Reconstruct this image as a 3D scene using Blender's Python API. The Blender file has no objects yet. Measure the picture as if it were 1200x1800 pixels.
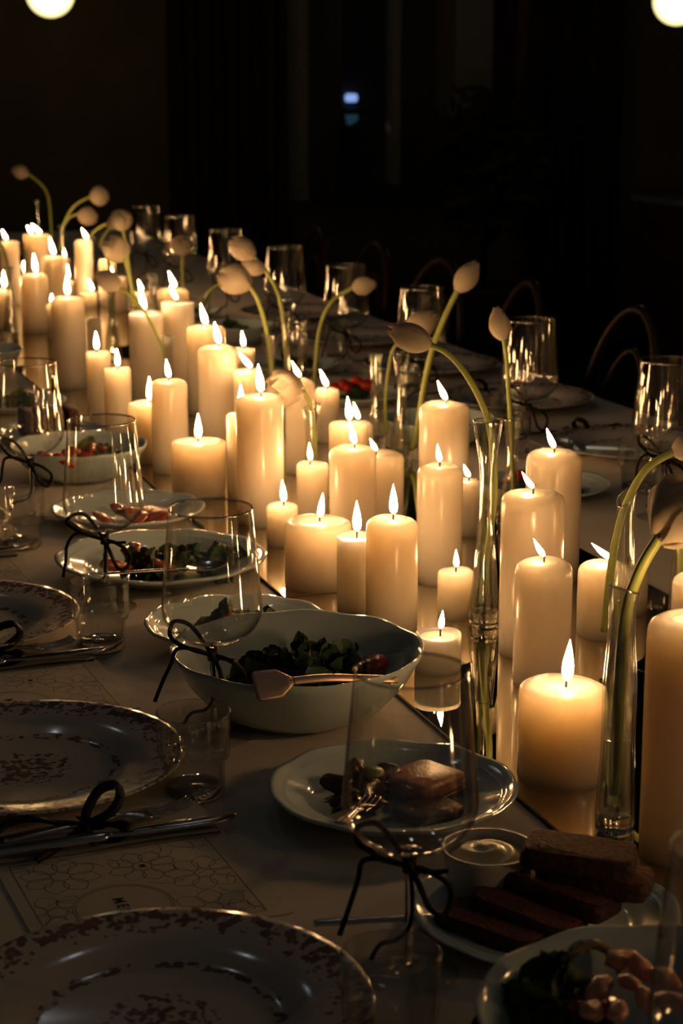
import bpy, math, random
from mathutils import Vector, Matrix, noise
random.seed(7)
PI = math.pi
sc = bpy.context.scene
COL = sc.collection

# ------------------------------------------------------------------ camera
F = 3300.0; CX = 600.0; CY = 900.0; HORIZON = 110.0
YAW = math.radians(19.5); TZ = 0.75; CAMZ = TZ + 0.70
PITCH = math.atan((CY - HORIZON) / F)
cam_d = bpy.data.cameras.new('camera'); cam = bpy.data.objects.new('camera', cam_d); COL.objects.link(cam)
cam.location = (0, 0, CAMZ); cam.rotation_euler = (PI/2 - PITCH, 0, -YAW)
cam_d.sensor_fit = 'VERTICAL'; cam_d.sensor_height = 36.0; cam_d.lens = 36.0 * F / 1800.0
cam_d.clip_start = 0.05; cam_d.clip_end = 100
cam_d.dof.use_dof = True; cam_d.dof.focus_distance = 2.05; cam_d.dof.aperture_fstop = 9.5
sc.camera = cam
# ------------------------------------------------------------------ world, exposure
w = bpy.data.worlds.new('night'); sc.world = w; w.use_nodes = True
w.node_tree.nodes['Background'].inputs[0].default_value = (0.78, 0.76, 0.70, 1)
w.node_tree.nodes['Background'].inputs[1].default_value = 0.012
sc.view_settings.view_transform = 'Standard'; sc.view_settings.look = 'None'
sc.view_settings.gamma = 1.0; sc.view_settings.use_curve_mapping = False
sc.view_settings.exposure = 0.68
FLAME_E = 55.0
cy = sc.cycles
cy.max_bounces = 14; cy.diffuse_bounces = 3; cy.glossy_bounces = 6; cy.transmission_bounces = 10
cy.transparent_max_bounces = 40; cy.sample_clamp_indirect = 4.0; cy.use_denoising = True
cy.caustics_reflective = False; cy.caustics_refractive = False; cy.use_light_tree = True
cy.blur_glossy = 0.3

fh = Vector((math.sin(YAW), math.cos(YAW), 0)); RIGHT = Vector((math.cos(YAW), -math.sin(YAW), 0)); UPZ = Vector((0, 0, 1))
FWD = fh*math.cos(PITCH) - UPZ*math.sin(PITCH); CUP = fh*math.sin(PITCH) + UPZ*math.cos(PITCH)
EYE = Vector((0, 0, CAMZ))
def ray(x, y): return FWD*F + RIGHT*(x-CX) + CUP*(CY-y)
def P(x, y, h):            # point at height h above the table
    r = ray(x, y); return EYE + r*((TZ + h - CAMZ)/r.z)
def at(x, y, d): return EYE + ray(x, y)*(d/F)
def aty(x, y, Y):
    r = ray(x, y); return EYE + r*(Y/r.y)
def depth(q): return (q-EYE).dot(FWD)
def projy(q): v = q-EYE; return CY - F*v.dot(CUP)/v.dot(FWD)

# ------------------------------------------------------------------ materials
def mat(name):
    m = bpy.data.materials.new(name); m.use_nodes = True; m.node_tree.nodes.clear()
    return m, m.node_tree.nodes, m.node_tree.links
def prin(name, col, rough=0.5, spec=0.5, metal=0.0, sss=0.0, sssr=(1, .5, .25), sscale=0.01, noise_amt=0.0, nscale=20, bump=0.0, bscale=60, coat=0.0):
    m, N, L = mat(name); o = N.new('ShaderNodeOutputMaterial'); b = N.new('ShaderNodeBsdfPrincipled'); L.new(b.outputs[0], o.inputs[0])
    b.inputs['Base Color'].default_value = (*col, 1); b.inputs['Roughness'].default_value = rough
    b.inputs['Metallic'].default_value = metal; b.inputs['Specular IOR Level'].default_value = spec
    b.inputs['Coat Weight'].default_value = coat
    if sss:
        b.inputs['Subsurface Weight'].default_value = sss; b.inputs['Subsurface Radius'].default_value = sssr; b.inputs['Subsurface Scale'].default_value = sscale
    tc = N.new('ShaderNodeTexCoord')
    if noise_amt:
        n = N.new('ShaderNodeTexNoise'); n.inputs['Scale'].default_value = nscale; n.inputs['Detail'].default_value = 5; L.new(tc.outputs['Object'], n.inputs['Vector'])
        r = N.new('ShaderNodeValToRGB'); L.new(n.outputs[0], r.inputs[0])
        r.color_ramp.elements[0].position = .3; r.color_ramp.elements[1].position = .7
        r.color_ramp.elements[0].color = (*[c*(1-noise_amt) for c in col], 1); r.color_ramp.elements[1].color = (*[min(1, c*(1+noise_amt)) for c in col], 1)
        L.new(r.outputs[0], b.inputs['Base Color'])
    if bump:
        n = N.new('ShaderNodeTexNoise'); n.inputs['Scale'].default_value = bscale; n.inputs['Detail'].default_value = 4; L.new(tc.outputs['Object'], n.inputs['Vector'])
        bm = N.new('ShaderNodeBump'); bm.inputs['Strength'].default_value = 1; bm.inputs['Distance'].default_value = bump; L.new(n.outputs[0], bm.inputs['Height']); L.new(bm.outputs[0], b.inputs['Normal'])
    return m
def thin_glass(name, ior=2.1, tint=(.98, .985, .98), rough=0.03, wavy=0):
    m, N, L = mat(name); o = N.new('ShaderNodeOutputMaterial'); mx = N.new('ShaderNodeMixShader'); L.new(mx.outputs[0], o.inputs[0])
    t = N.new('ShaderNodeBsdfTransparent'); lw = N.new('ShaderNodeLayerWeight'); lw.inputs[0].default_value = .5
    rp = N.new('ShaderNodeValToRGB'); rp.color_ramp.elements[0].position = .72; rp.color_ramp.elements[0].color = (*tint, 1); rp.color_ramp.elements[1].color = (*[c*.42 for c in tint], 1)
    L.new(lw.outputs['Facing'], rp.inputs[0]); L.new(rp.outputs[0], t.inputs[0])
    g = N.new('ShaderNodeBsdfGlossy'); g.inputs['Roughness'].default_value = rough
    fr = N.new('ShaderNodeFresnel'); geo = N.new('ShaderNodeNewGeometry'); mr = N.new('ShaderNodeMapRange')
    L.new(geo.outputs['Backfacing'], mr.inputs[0]); mr.inputs[3].default_value = ior; mr.inputs[4].default_value = 1/ior
    L.new(mr.outputs[0], fr.inputs[0]); L.new(fr.outputs[0], mx.inputs[0])
    if wavy:
        tc = N.new('ShaderNodeTexCoord'); mp = N.new('ShaderNodeMapping'); mp.inputs['Scale'].default_value = (1, 1, .35); nz = N.new('ShaderNodeTexNoise'); nz.inputs['Scale'].default_value = 95; bu = N.new('ShaderNodeBump'); bu.inputs['Distance'].default_value = wavy
        L.new(tc.outputs['Object'], mp.inputs[0]); L.new(mp.outputs[0], nz.inputs[0]); L.new(nz.outputs[0], bu.inputs['Height']); L.new(bu.outputs[0], g.inputs['Normal'])
    L.new(t.outputs[0], mx.inputs[1]); L.new(g.outputs[0], mx.inputs[2])
    return m
def solid_glass(name, ior=1.5, col=(1, 1, 1)):
    m, N, L = mat(name); o = N.new('ShaderNodeOutputMaterial'); g = N.new('ShaderNodeBsdfGlass'); g.inputs['IOR'].default_value = ior
    g.inputs['Color'].default_value = (*col, 1); g.inputs['Roughness'].default_value = 0.0; L.new(g.outputs[0], o.inputs[0]); return m
M = {}
M['wax'] = prin('cream_wax', (.56, .50, .42), rough=.24, spec=.4, sss=1.0, sssr=(1.0, .84, .64), sscale=.15, bump=.00015, bscale=90)
M['melt'] = prin('molten_wax', (.80, .70, .50), rough=.06, spec=.6, sss=1.0, sssr=(1.0, .7, .4), sscale=.025)
M['wick'] = prin('charred_wick', (.03, .02, .015), rough=.9)
M['glass'] = thin_glass('clear_thin_glass')
M['vase'] = thin_glass('clear_vase_glass', 2.5, (.96, .97, .95), .035, .0006)
M['inner'] = thin_glass('clear_inner_glass', 1.7, (.99, .99, .985), .05)
M['rimglass'] = thin_glass('bright_glass_lip', 3.6, (.9, .9, .88), .12)
M['solid'] = solid_glass('clear_solid_glass', 1.48)
M['water'] = thin_glass('still_water', 1.40, (.93, .95, .90))
M['porc'] = prin('white_porcelain', (.50, .61, .63), rough=.09, spec=.6)
M['porc2'] = prin('white_stoneware', (.66, .65, .62), rough=.3, spec=.5)
M['ribbon'] = prin('black_satin_ribbon', (.010, .009, .009), rough=.6, spec=.2)
M['steel'] = prin('polished_cutlery_steel', (.62, .58, .54), rough=.16, metal=1.0)
M['copper'] = prin('rose_gold_cutlery', (.78, .56, .44), rough=.45, metal=1.0)
M['stem'] = prin('tulip_stem_green', (.36, .42, .10), rough=.45, sss=.25, sscale=.004, noise_amt=.15, nscale=40)
M['wood'] = prin('dark_bentwood', (.022, .009, .006), rough=.35, spec=.35, noise_amt=.3, nscale=12)
M['wall'] = prin('olive_brown_plaster', (.12, .095, .045), rough=.9, noise_amt=.15, nscale=3, bump=.002, bscale=30)
M['floor'] = prin('dark_floorboard', (.05, .03, .018), rough=.5, noise_amt=.35, nscale=6)
M['curtain'] = prin('heavy_dark_curtain', (.022, .012, .008), rough=.95, noise_amt=.3, nscale=8)
M['frame'] = prin('dark_window_frame', (.02, .016, .012), rough=.6)
M['sillpaint'] = prin('grey_painted_reveal', (.20, .20, .18), rough=.7)
M['ceil'] = prin('dark_ceiling', (.10, .08, .06), rough=.9)
M['brass'] = prin('aged_brass', (.5, .33, .12), rough=.35, metal=1.0)
M['sideboard'] = prin('reddish_mahogany', (.10, .025, .012), rough=.4, noise_amt=.3, nscale=10)
M['marble'] = prin('pale_counter_top', (.30, .29, .28), rough=.3, noise_amt=.2, nscale=10)
M['iron'] = prin('black_iron', (.05, .05, .05), rough=.6)
M['leaf'] = prin('dark_salad_leaf', (.035, .085, .022), rough=.28, spec=.6, noise_amt=.5, nscale=40, bump=.001, bscale=120)
M['leaf2'] = prin('pale_green_leaf', (.20, .24, .06), rough=.3, spec=.6, noise_amt=.4, nscale=40, bump=.001, bscale=100)
M['tomato'] = prin('red_tomato', (.42, .03, .012), rough=.15, spec=.7, noise_amt=.4, nscale=60)
M['carrot'] = prin('orange_carrot', (.30, .06, .018), rough=.25, spec=.6, noise_amt=.3, nscale=50)
M['pink'] = prin('pink_prawn_flesh', (.75, .36, .24), rough=.3, spec=.6, sss=.5, sscale=.004, noise_amt=.35, nscale=60)
M['meat'] = prin('terrine_slice', (.46, .17, .09), rough=.3, spec=.6, noise_amt=.4, nscale=90, bump=.001, bscale=150)
M['char'] = prin('dark_roast_crust', (.055, .02, .012), rough=.3, spec=.6, noise_amt=.6, nscale=50, bump=.002, bscale=90)
M['crumb'] = prin('rye_bread_crumb', (.17, .058, .024), rough=.85, noise_amt=.45, nscale=160, bump=.002, bscale=260)
M['crust'] = prin('dark_bread_crust', (.055, .020, .010), rough=.7, noise_amt=.6, nscale=80, bump=.003, bscale=140)
M['butter'] = prin('whipped_butter', (.88, .78, .42), rough=.3, spec=.5, sss=.4, sscale=.004)
M['onion'] = prin('pale_onion_slice', (.34, .24, .12), rough=.25, spec=.6, sss=.5, sscale=.004)
M['ink'] = prin('gold_brown_ink', (.10, .075, .04), rough=.7)
M['inkdark'] = prin('black_ink', (.012, .012, .012), rough=.7)
M['card'] = prin('cream_card_stock', (.66, .60, .48), rough=.8, noise_amt=.04, nscale=90)
M['napkin'] = prin('linen_napkin', (.60, .57, .52), rough=.95, bump=.0006, bscale=500)
M['plant'] = prin('dark_foliage', (.03, .028, .018), rough=.6, noise_amt=.4, nscale=10)
M['terracotta'] = prin('dark_planter', (.05, .03, .02), rough=.7)
M['facade'] = prin('night_facade', (.02, .022, .025), rough=.9)

def cloth_mat():
    m, N, L = mat('white_tablecloth'); o = N.new('ShaderNodeOutputMaterial'); b = N.new('ShaderNodeBsdfPrincipled'); L.new(b.outputs[0], o.inputs[0])
    b.inputs['Base Color'].default_value = (.74, .68, .60, 1); b.inputs['Roughness'].default_value = .9; b.inputs['Specular IOR Level'].default_value = .2
    tc = N.new('ShaderNodeTexCoord'); n = N.new('ShaderNodeTexNoise'); n.inputs['Scale'].default_value = 5; n.inputs['Detail'].default_value = 3; L.new(tc.outputs['Object'], n.inputs[0])
    wv = N.new('ShaderNodeTexWave'); wv.inputs['Scale'].default_value = 260; L.new(tc.outputs['Object'], wv.inputs[0])
    b1 = N.new('ShaderNodeBump'); b1.inputs['Distance'].default_value = .02; b1.inputs['Strength'].default_value = .5; L.new(n.outputs[0], b1.inputs['Height'])
    b2 = N.new('ShaderNodeBump'); b2.inputs['Distance'].default_value = .0003; L.new(wv.outputs['Fac'], b2.inputs['Height']); L.new(b1.outputs[0], b2.inputs['Normal']); L.new(b2.outputs[0], b.inputs['Normal'])
    return m
M['cloth'] = cloth_mat()
def mirror_mat():
    m, N, L = mat('table_mirror'); o = N.new('ShaderNodeOutputMaterial'); g = N.new('ShaderNodeBsdfGlossy'); g.inputs[0].default_value = (.70, .67, .60, 1); g.inputs['Roughness'].default_value = .012
    L.new(g.outputs[0], o.inputs[0]); return m
M['mirror'] = mirror_mat()
def flame_mat():
    m, N, L = mat('candle_flame'); o = N.new('ShaderNodeOutputMaterial'); a = N.new('ShaderNodeAddShader'); L.new(a.outputs[0], o.inputs[0])
    t = N.new('ShaderNodeBsdfTransparent'); e = N.new('ShaderNodeEmission'); e.inputs[0].default_value = (1.0, .54, .215, 1)
    tc = N.new('ShaderNodeTexCoord'); sp = N.new('ShaderNodeSeparateXYZ'); L.new(tc.outputs['Generated'], sp.inputs[0])
    mr = N.new('ShaderNodeMapRange'); L.new(sp.outputs[2], mr.inputs[0]); mr.inputs[1].default_value = 0; mr.inputs[2].default_value = .25; mr.inputs[3].default_value = FLAME_E*.12; mr.inputs[4].default_value = FLAME_E
    L.new(mr.outputs[0], e.inputs[1]); L.new(t.outputs[0], a.inputs[0]); L.new(e.outputs[0], a.inputs[1]); return m
M['flame'] = flame_mat()
def petal_mat():
    m, N, L = mat('white_tulip_petal'); o = N.new('ShaderNodeOutputMaterial'); mx = N.new('ShaderNodeMixShader'); L.new(mx.outputs[0], o.inputs[0]); mx.inputs[0].default_value = .58
    b = N.new('ShaderNodeBsdfPrincipled'); b.inputs['Roughness'].default_value = .5; t = N.new('ShaderNodeBsdfTranslucent')
    tc = N.new('ShaderNodeTexCoord'); mp = N.new('ShaderNodeMapping'); mp.inputs['Scale'].default_value = (1, 1, .12); n = N.new('ShaderNodeTexNoise'); n.inputs['Scale'].default_value = 300
    L.new(tc.outputs['Object'], mp.inputs[0]); L.new(mp.outputs[0], n.inputs[0])
    r = N.new('ShaderNodeValToRGB'); r.color_ramp.elements[0].color = (.78, .69, .55, 1); r.color_ramp.elements[1].color = (.90, .84, .72, 1); L.new(n.outputs[0], r.inputs[0])
    L.new(r.outputs[0], b.inputs['Base Color']); L.new(r.outputs[0], t.inputs[0]); L.new(b.outputs[0], mx.inputs[1]); L.new(t.outputs[0], mx.inputs[2]); return m
M['petal'] = petal_mat()
def globe_mat():
    m, N, L = mat('glowing_opal_globe'); o = N.new('ShaderNodeOutputMaterial'); e = N.new('ShaderNodeEmission'); L.new(e.outputs[0], o.inputs[0])
    lw = N.new('ShaderNodeLayerWeight'); lw.inputs[0].default_value = .5; r = N.new('ShaderNodeValToRGB'); L.new(lw.outputs['Facing'], r.inputs[0])
    r.color_ramp.elements[0].position = .25; r.color_ramp.elements[0].color = (1, .93, .62, 1); r.color_ramp.elements[1].position = 1; r.color_ramp.elements[1].color = (.42, .33, .09, 1)
    e2 = r.color_ramp.elements.new(.6); e2.color = (.72, .62, .28, 1)
    L.new(r.outputs[0], e.inputs[0]); e.inputs[1].default_value = 1.25; return m
M['globe'] = globe_mat()
def lamp_spot(name, col, s):
    m, N, L = mat(name); o = N.new('ShaderNodeOutputMaterial'); e = N.new('ShaderNodeEmission'); e.inputs[0].default_value = (*col, 1); e.inputs[1].default_value = s; L.new(e.outputs[0], o.inputs[0]); return m
M['blue'] = lamp_spot('distant_blue_light', (.30, .48, 1.0), .7)
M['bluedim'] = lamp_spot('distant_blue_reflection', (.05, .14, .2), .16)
M['bulb'] = lamp_spot('lit_bulb', (.85, .93, 1.0), 26)
def floral_mat():
    m, N, L = mat('floral_printed_porcelain'); o = N.new('ShaderNodeOutputMaterial'); b = N.new('ShaderNodeBsdfPrincipled'); L.new(b.outputs[0], o.inputs[0])
    b.inputs['Roughness'].default_value = .12; b.inputs['Specular IOR Level'].default_value = .6
    tc = N.new('ShaderNodeTexCoord'); ln = N.new('ShaderNodeVectorMath'); ln.operation = 'LENGTH'
    sx = N.new('ShaderNodeVectorMath'); sx.operation = 'MULTIPLY'; sx.inputs[1].default_value = (1, 1, 0); L.new(tc.outputs['Object'], sx.inputs[0]); L.new(sx.outputs[0], ln.inputs[0])
    rad = N.new('ShaderNodeValToRGB'); mr = N.new('ShaderNodeMapRange'); mr.inputs[2].default_value = .161; L.new(ln.outputs['Value'], mr.inputs[0]); L.new(mr.outputs[0], rad.inputs[0])
    cr = rad.color_ramp; cr.interpolation = 'LINEAR'
    cr.elements[0].position = 0; cr.elements[0].color = (.75,)*3+(1,); cr.elements[1].position = 1; cr.elements[1].color = (.55,)*3+(1,)
    for p, v in ((.26, .6), (.38, .12), (.50, .2), (.545, .62), (.585, .62), (.62, .03), (.72, .05), (.80, .5), (.93, .75)):
        e = cr.elements.new(p); e.color = (v, v, v, 1)
    vo = N.new('ShaderNodeTexVoronoi'); vo.inputs['Scale'].default_value = 150; L.new(sx.outputs[0], vo.inputs[0])
    n = N.new('ShaderNodeTexNoise'); n.inputs['Scale'].default_value = 85; n.inputs['Detail'].default_value = 5; L.new(sx.outputs[0], n.inputs[0])
    ad = N.new('ShaderNodeMath'); ad.operation = 'MULTIPLY_ADD'; ad.inputs[1].default_value = 1.35; ad.inputs[2].default_value = -.28; L.new(n.outputs[0], ad.inputs[0])
    s2 = N.new('ShaderNodeMath'); s2.operation = 'MULTIPLY_ADD'; s2.inputs[1].default_value = .55; L.new(vo.outputs['Distance'], s2.inputs[0]); L.new(ad.outputs[0], s2.inputs[2])
    lt = N.new('ShaderNodeMath'); lt.operation = 'SUBTRACT'; L.new(rad.outputs[0], lt.inputs[0]); L.new(s2.outputs[0], lt.inputs[1])
    mk = N.new('ShaderNodeMapRange'); mk.inputs[1].default_value = -.06; mk.inputs[2].default_value = .02; mk.inputs[4].default_value = .85; L.new(lt.outputs[0], mk.inputs[0])
    mix = N.new('ShaderNodeMix'); mix.data_type = 'RGBA'; mix.inputs[6].default_value = (.60, .57, .52, 1)
    n2 = N.new('ShaderNodeTexNoise'); n2.inputs['Scale'].default_value = 22; L.new(sx.outputs[0], n2.inputs[0]); r2 = N.new('ShaderNodeValToRGB'); L.new(n2.outputs[0], r2.inputs[0])
    r2.color_ramp.elements[0].position = .4; r2.color_ramp.elements[0].color = (.10, .055, .055, 1); r2.color_ramp.elements[1].position = .6; r2.color_ramp.elements[1].color = (.21, .085, .11, 1)
    L.new(mk.outputs[0], mix.inputs[0]); L.new(r2.outputs[0], mix.inputs[7]); L.new(mix.outputs[2], b.inputs['Base Color']); return m
M['floral'] = floral_mat()

# ------------------------------------------------------------------ mesh helpers
class MB:
    def __init__(s): s.v = []; s.f = []
    def add(s, vs, fs):
        o = len(s.v); s.v += [tuple(q) for q in vs]; s.f += [tuple(i+o for i in f) for f in fs]; return s
    def lathe(s, prof, seg=32, c=(0, 0, 0), mod=None, cap=True):
        vs = []; fs = []; n = len(prof)
        for (r, z) in prof:
            for k in range(seg):
                a = 2*PI*k/seg; rr, zz = (r, z) if mod is None else mod(r, z, a)
                vs.append((c[0]+rr*math.cos(a), c[1]+rr*math.sin(a), c[2]+zz))
        for i in range(n-1):
            for k in range(seg):
                k2 = (k+1) % seg; fs.append((i*seg+k, i*seg+k2, (i+1)*seg+k2, (i+1)*seg+k))
        return s.add(vs, fs)
    def tube(s, pts, rad, seg=8, flat=None, caps=True):
        pts = [Vector(p) for p in pts]; n = len(pts)
        if not hasattr(rad, '__len__'): rad = [rad]*n
        vs = []; fs = []; prev = None
        for i, p in enumerate(pts):
            t = (pts[min(i+1, n-1)]-pts[max(i-1, 0)]).normalized()
            if flat is not None: u = (Vector(flat) - t*t.dot(Vector(flat))).normalized()
            elif prev is None:
                u = t.orthogonal().normalized()
            else: u = (prev - t*t.dot(prev)).normalized()
            prev = u; wv = t.cross(u); r = rad[i]; r2 = r
            if hasattr(r, '__len__'): r, r2 = r
            for k in range(seg):
                a = 2*PI*k/seg; vs.append(p + u*math.cos(a)*r + wv*math.sin(a)*r2)
        for i in range(n-1):
            for k in range(seg):
                k2 = (k+1) % seg; fs.append((i*seg+k, i*seg+k2, (i+1)*seg+k2, (i+1)*seg+k))
        if caps: fs.append(tuple(range(seg))[::-1]); fs.append(tuple((n-1)*seg+k for k in range(seg)))
        return s.add(vs, fs)
    def box(s, x0, x1, y0, y1, z0, z1):
        return s.add([(x0, y0, z0), (x1, y0, z0), (x1, y1, z0), (x0, y1, z0), (x0, y0, z1), (x1, y0, z1), (x1, y1, z1), (x0, y1, z1)],
                     [(3, 2, 1, 0), (4, 5, 6, 7), (0, 1, 5, 4), (1, 2, 6, 5), (2, 3, 7, 6), (3, 0, 4, 7)])
    def grid(s, fn, nu, nv):
        vs = [fn(i/nu, j/nv) for j in range(nv+1) for i in range(nu+1)]
        fs = [(j*(nu+1)+i, j*(nu+1)+i+1, (j+1)*(nu+1)+i+1, (j+1)*(nu+1)+i) for j in range(nv) for i in range(nu)]
        return s.add(vs, fs)
    def strip(s, pts, wid, nrm, th=.0003):   # ribbon of real thickness; nrm is the way its flat side faces
        pts = [Vector(p) for p in pts]; n = len(pts); nn = Vector(nrm).normalized(); vs = []; fs = []
        for i, p in enumerate(pts):
            t = (pts[min(i+1, n-1)]-pts[max(i-1, 0)]).normalized()
            m_ = (nn + .45*math.sin(i*.55)*nn.orthogonal()).normalized(); wd = t.cross(m_)
            if wd.length < .05: wd = t.orthogonal()
            wd.normalize(); nr = t.cross(wd).normalized()
            for a, b in ((-1, -1), (1, -1), (1, 1), (-1, 1)): vs.append(p+wd*wid/2*a+nr*th*b)
        for i in range(n-1):
            for k in range(4):
                k2 = (k+1) % 4; fs.append((i*4+k, i*4+k2, i*4+4+k2, i*4+4+k))
        fs.append((3, 2, 1, 0)); fs.append(tuple((n-1)*4+k for k in range(4)))
        return s.add(vs, fs)
    def mesh(s, name, m, smooth=True):
        me = bpy.data.meshes.new(name); me.from_pydata(s.v, [], s.f); me.materials.append(m)
        if smooth: me.polygons.foreach_set('use_smooth', [True]*len(me.polygons))
        me.update(); return me
    def obj(s, name, m, parent=None, smooth=True, loc=None):
        o = bpy.data.objects.new(name, s.mesh(name, m, smooth)); COL.objects.link(o)
        if parent: o.parent = parent
        if loc is not None: o.location = loc
        return o
def tag(o, label=None, cat=None, group=None, kind=None):
    if label: o['label'] = label
    if cat: o['category'] = cat
    if group: o['group'] = group
    if kind: o['kind'] = kind
    return o
def thing(name, loc, label, cat, group=None, rz=0):
    o = bpy.data.objects.new(name, None); COL.objects.link(o); o.location = loc; o.rotation_euler = (0, 0, rz); o.empty_display_size = .02
    return tag(o, label, cat, group)
def child(name, me, parent, loc=(0, 0, 0), rot=(0, 0, 0), scale=(1, 1, 1)):
    o = bpy.data.objects.new(name, me); COL.objects.link(o); o.parent = parent; o.location = loc; o.rotation_euler = rot; o.scale = scale; return o
def struct(o): o['kind'] = 'structure'; return o
def smoothpts(pts, n=6):
    P_ = [Vector(p) for p in pts]; out = []
    for i in range(len(P_)-1):
        a = P_[max(i-1, 0)]; b = P_[i]; c = P_[i+1]; d = P_[min(i+2, len(P_)-1)]
        for k in range(n):
            t = k/n; out.append(.5*((2*b)+(-a+c)*t+(2*a-5*b+4*c-d)*t*t+(-a+3*b-3*c+d)*t**3))
    out.append(P_[-1]); return out

# ================================================================== ROOM
WY = 9.0
def wx(px): return aty(px, 300, WY).x
struct(MB().box(-4.5, 8.0, -1.0, WY+.0, -.06, 0).obj('floor', M['floor'], smooth=False))
# floorboards
fb = bpy.data.objects['floor']
brd = MB().box(0, .145, 0, 4.6, 0, .006).mesh('floor_board', M['floor'], False)
for i in range(14):
    child('floor_board', brd, fb, (1.9+i*.15, 2.5 + (i % 3)*.3, .0))
xl, xr = wx(545), wx(862)
ztop = 4.4; sill = TZ + .03
wb = MB()
wb.box(-4.5, wx(490), WY, WY+.2, 0, ztop); wb.box(wx(900), 8.0, WY, WY+.2, 0, ztop); wb.box(wx(490), wx(900), WY, WY+.2, 0, sill)
struct(wb.obj('wall_back', M['wall'], smooth=False))
struct(MB().box(-4.7, -4.5, -1, WY+.2, 0, ztop).obj('wall_left', M['wall'], smooth=False))
struct(MB().box(8.0, 8.2, -1, WY+.2, 0, ztop).obj('wall_right', M['wall'], smooth=False))
struct(MB().box(-4.7, 8.2, 2.5, WY+.2, ztop, ztop+.1).obj('ceiling', M['ceil'], smooth=False))
# window
win = bpy.data.objects.new('window_1', None); COL.objects.link(win); win['kind'] = 'structure'; win.location = (wx(700), WY, sill)
wo = Vector(win.location)
def wpart(name, x0, x1, z0, z1, y0, y1, m):
    return MB().box(x0-wo.x, x1-wo.x, y0, y1, z0-wo.z, z1-wo.z).obj(name, m, win, smooth=False)
wpart('window_reveal', wx(490), wx(540), sill, ztop, -.02, .18, M['sillpaint'])
wpart('window_reveal', wx(865), wx(900), sill, ztop, -.02, .18, M['curtain'])
wpart('window_frame', wx(540), wx(592), sill, ztop, -.03, .08, M['frame'])
wpart('window_frame', wx(704), wx(756), sill, ztop, -.03, .08, M['frame'])
wpart('window_frame', wx(688), wx(704), sill, ztop, .0, .08, M['sillpaint'])
wpart('window_frame', wx(592), wx(600), sill, ztop, .0, .08, M['wood'])
wpart('window_frame', wx(592), wx(865), sill, sill+.07, -.02, .08, M['frame'])
wpart('window_sill', wx(485), wx(905), sill-.05, sill, -.16, .0, M['frame'])
wpart('window_shutter', wx(800), wx(865), sill, ztop, .02, .06, M['sillpaint'])
wpart('window_frame', wx(756), wx(800), sill, ztop, .03, .08, M['wall'])
pn = wpart('pane', wx(600), wx(688), sill+.07, ztop, .035, .04, M['glass'])
pn.rotation_euler = (.0, 0, .14)
# outside: facade, railing, lights
fac = MB().box(wx(480)-1, wx(920)+4, 14, 14.2, -2, 8).obj('building_front', M['facade'], smooth=False); tag(fac, 'dark building front across the street, seen through the window', 'building')
tag(MB().box(6.3, 9.3, 13.4, 14, 0, 1).obj('planter_hedge', M['plant']), 'dim low planting box outside beyond the window', 'planter')
rl = thing('balcony_railing', (wx(600), WY+.45, 0), 'black wrought iron railing just outside the window', 'railing')
MB().tube([(-.6, 0, sill+.42), (1.2, 0, sill+.42)], .014).obj('top_rail', M['iron'], rl)
MB().tube([(-.6, 0, sill-.1), (1.2, 0, sill-.1)], .012).obj('bottom_rail', M['iron'], rl)
struct(MB().box(wx(560)-.5, wx(900)+.6, WY+.2, WY+.7, sill-.3, sill-.1).obj('balcony_slab', M['facade'], smooth=False))
sc_me = MB().tube([(math.cos(a)*.075*(1-a/16), 0, math.sin(a)*.075*(1-a/16)) for a in [k*.35 for k in range(32)]], .006, 5).mesh('scroll', M['iron'])
bar_me = MB().tube([(0, 0, -.1), (0, 0, .42)], .007, 5).mesh('baluster', M['iron'])
for i in range(10):
    child('baluster', bar_me, rl, (-.55+i*.18, 0, sill)); child('scroll', sc_me, rl, (-.46+i*.18, 0, sill+.3)); child('scroll', sc_me, rl, (-.46+i*.18, 0, sill+.06), (0, PI, 0))
def at_far(px, py, Y): return aty(px, py, Y)
q = at_far(617, 172, 13.95)
tag(MB().lathe([(.0, -.03), (.04, -.03), (.05, 0), (.04, .03), (0, .03)], 20).obj('street_lamp', M['blue'], loc=q), 'small blue light glowing outside behind the window', 'lamp')
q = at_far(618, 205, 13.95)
tag(MB().lathe([(.0, -.06), (.035, -.06), (.05, 0), (.035, .06), (0, .06)], 20).obj('painted_reflection', M['bluedim'], loc=q), 'dim teal painted reflection under the blue light outside', 'light')  # no lamp: glowing disc painted in as the blue light's reflection
# curtains
def curtain(name, x0, x1, y, amp, n, z0, z1, label):
    def fn(u, v):
        x = x0+(x1-x0)*u; return (x, y + amp*math.sin(u*n*2*PI) + amp*.4*math.sin(u*n*4.7*PI+1), z0+(z1-z0)*v)
    g = MB().grid(fn, n*10, 6)
    k = len(g.v); g.grid(lambda u, v: (lambda p: (p[0], p[1]+.012, p[2]))(fn(u, v)), n*10, 6)
    return tag(g.obj(name, M['curtain']), label, 'curtain')
curtain('curtain', wx(285), wx(488), WY-.16, .035, 9, .03, 4.3, 'dark curtain hanging in folds left of the window')
curtain('curtain', wx(905), wx(1062), WY-.16, .035, 7, .03, 4.3, 'dark curtain hanging in folds right of the window')
struct(MB().box(-4.5, wx(285), WY-.02, WY, 0, .12).obj('baseboard_back', M['frame'], smooth=False))
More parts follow.
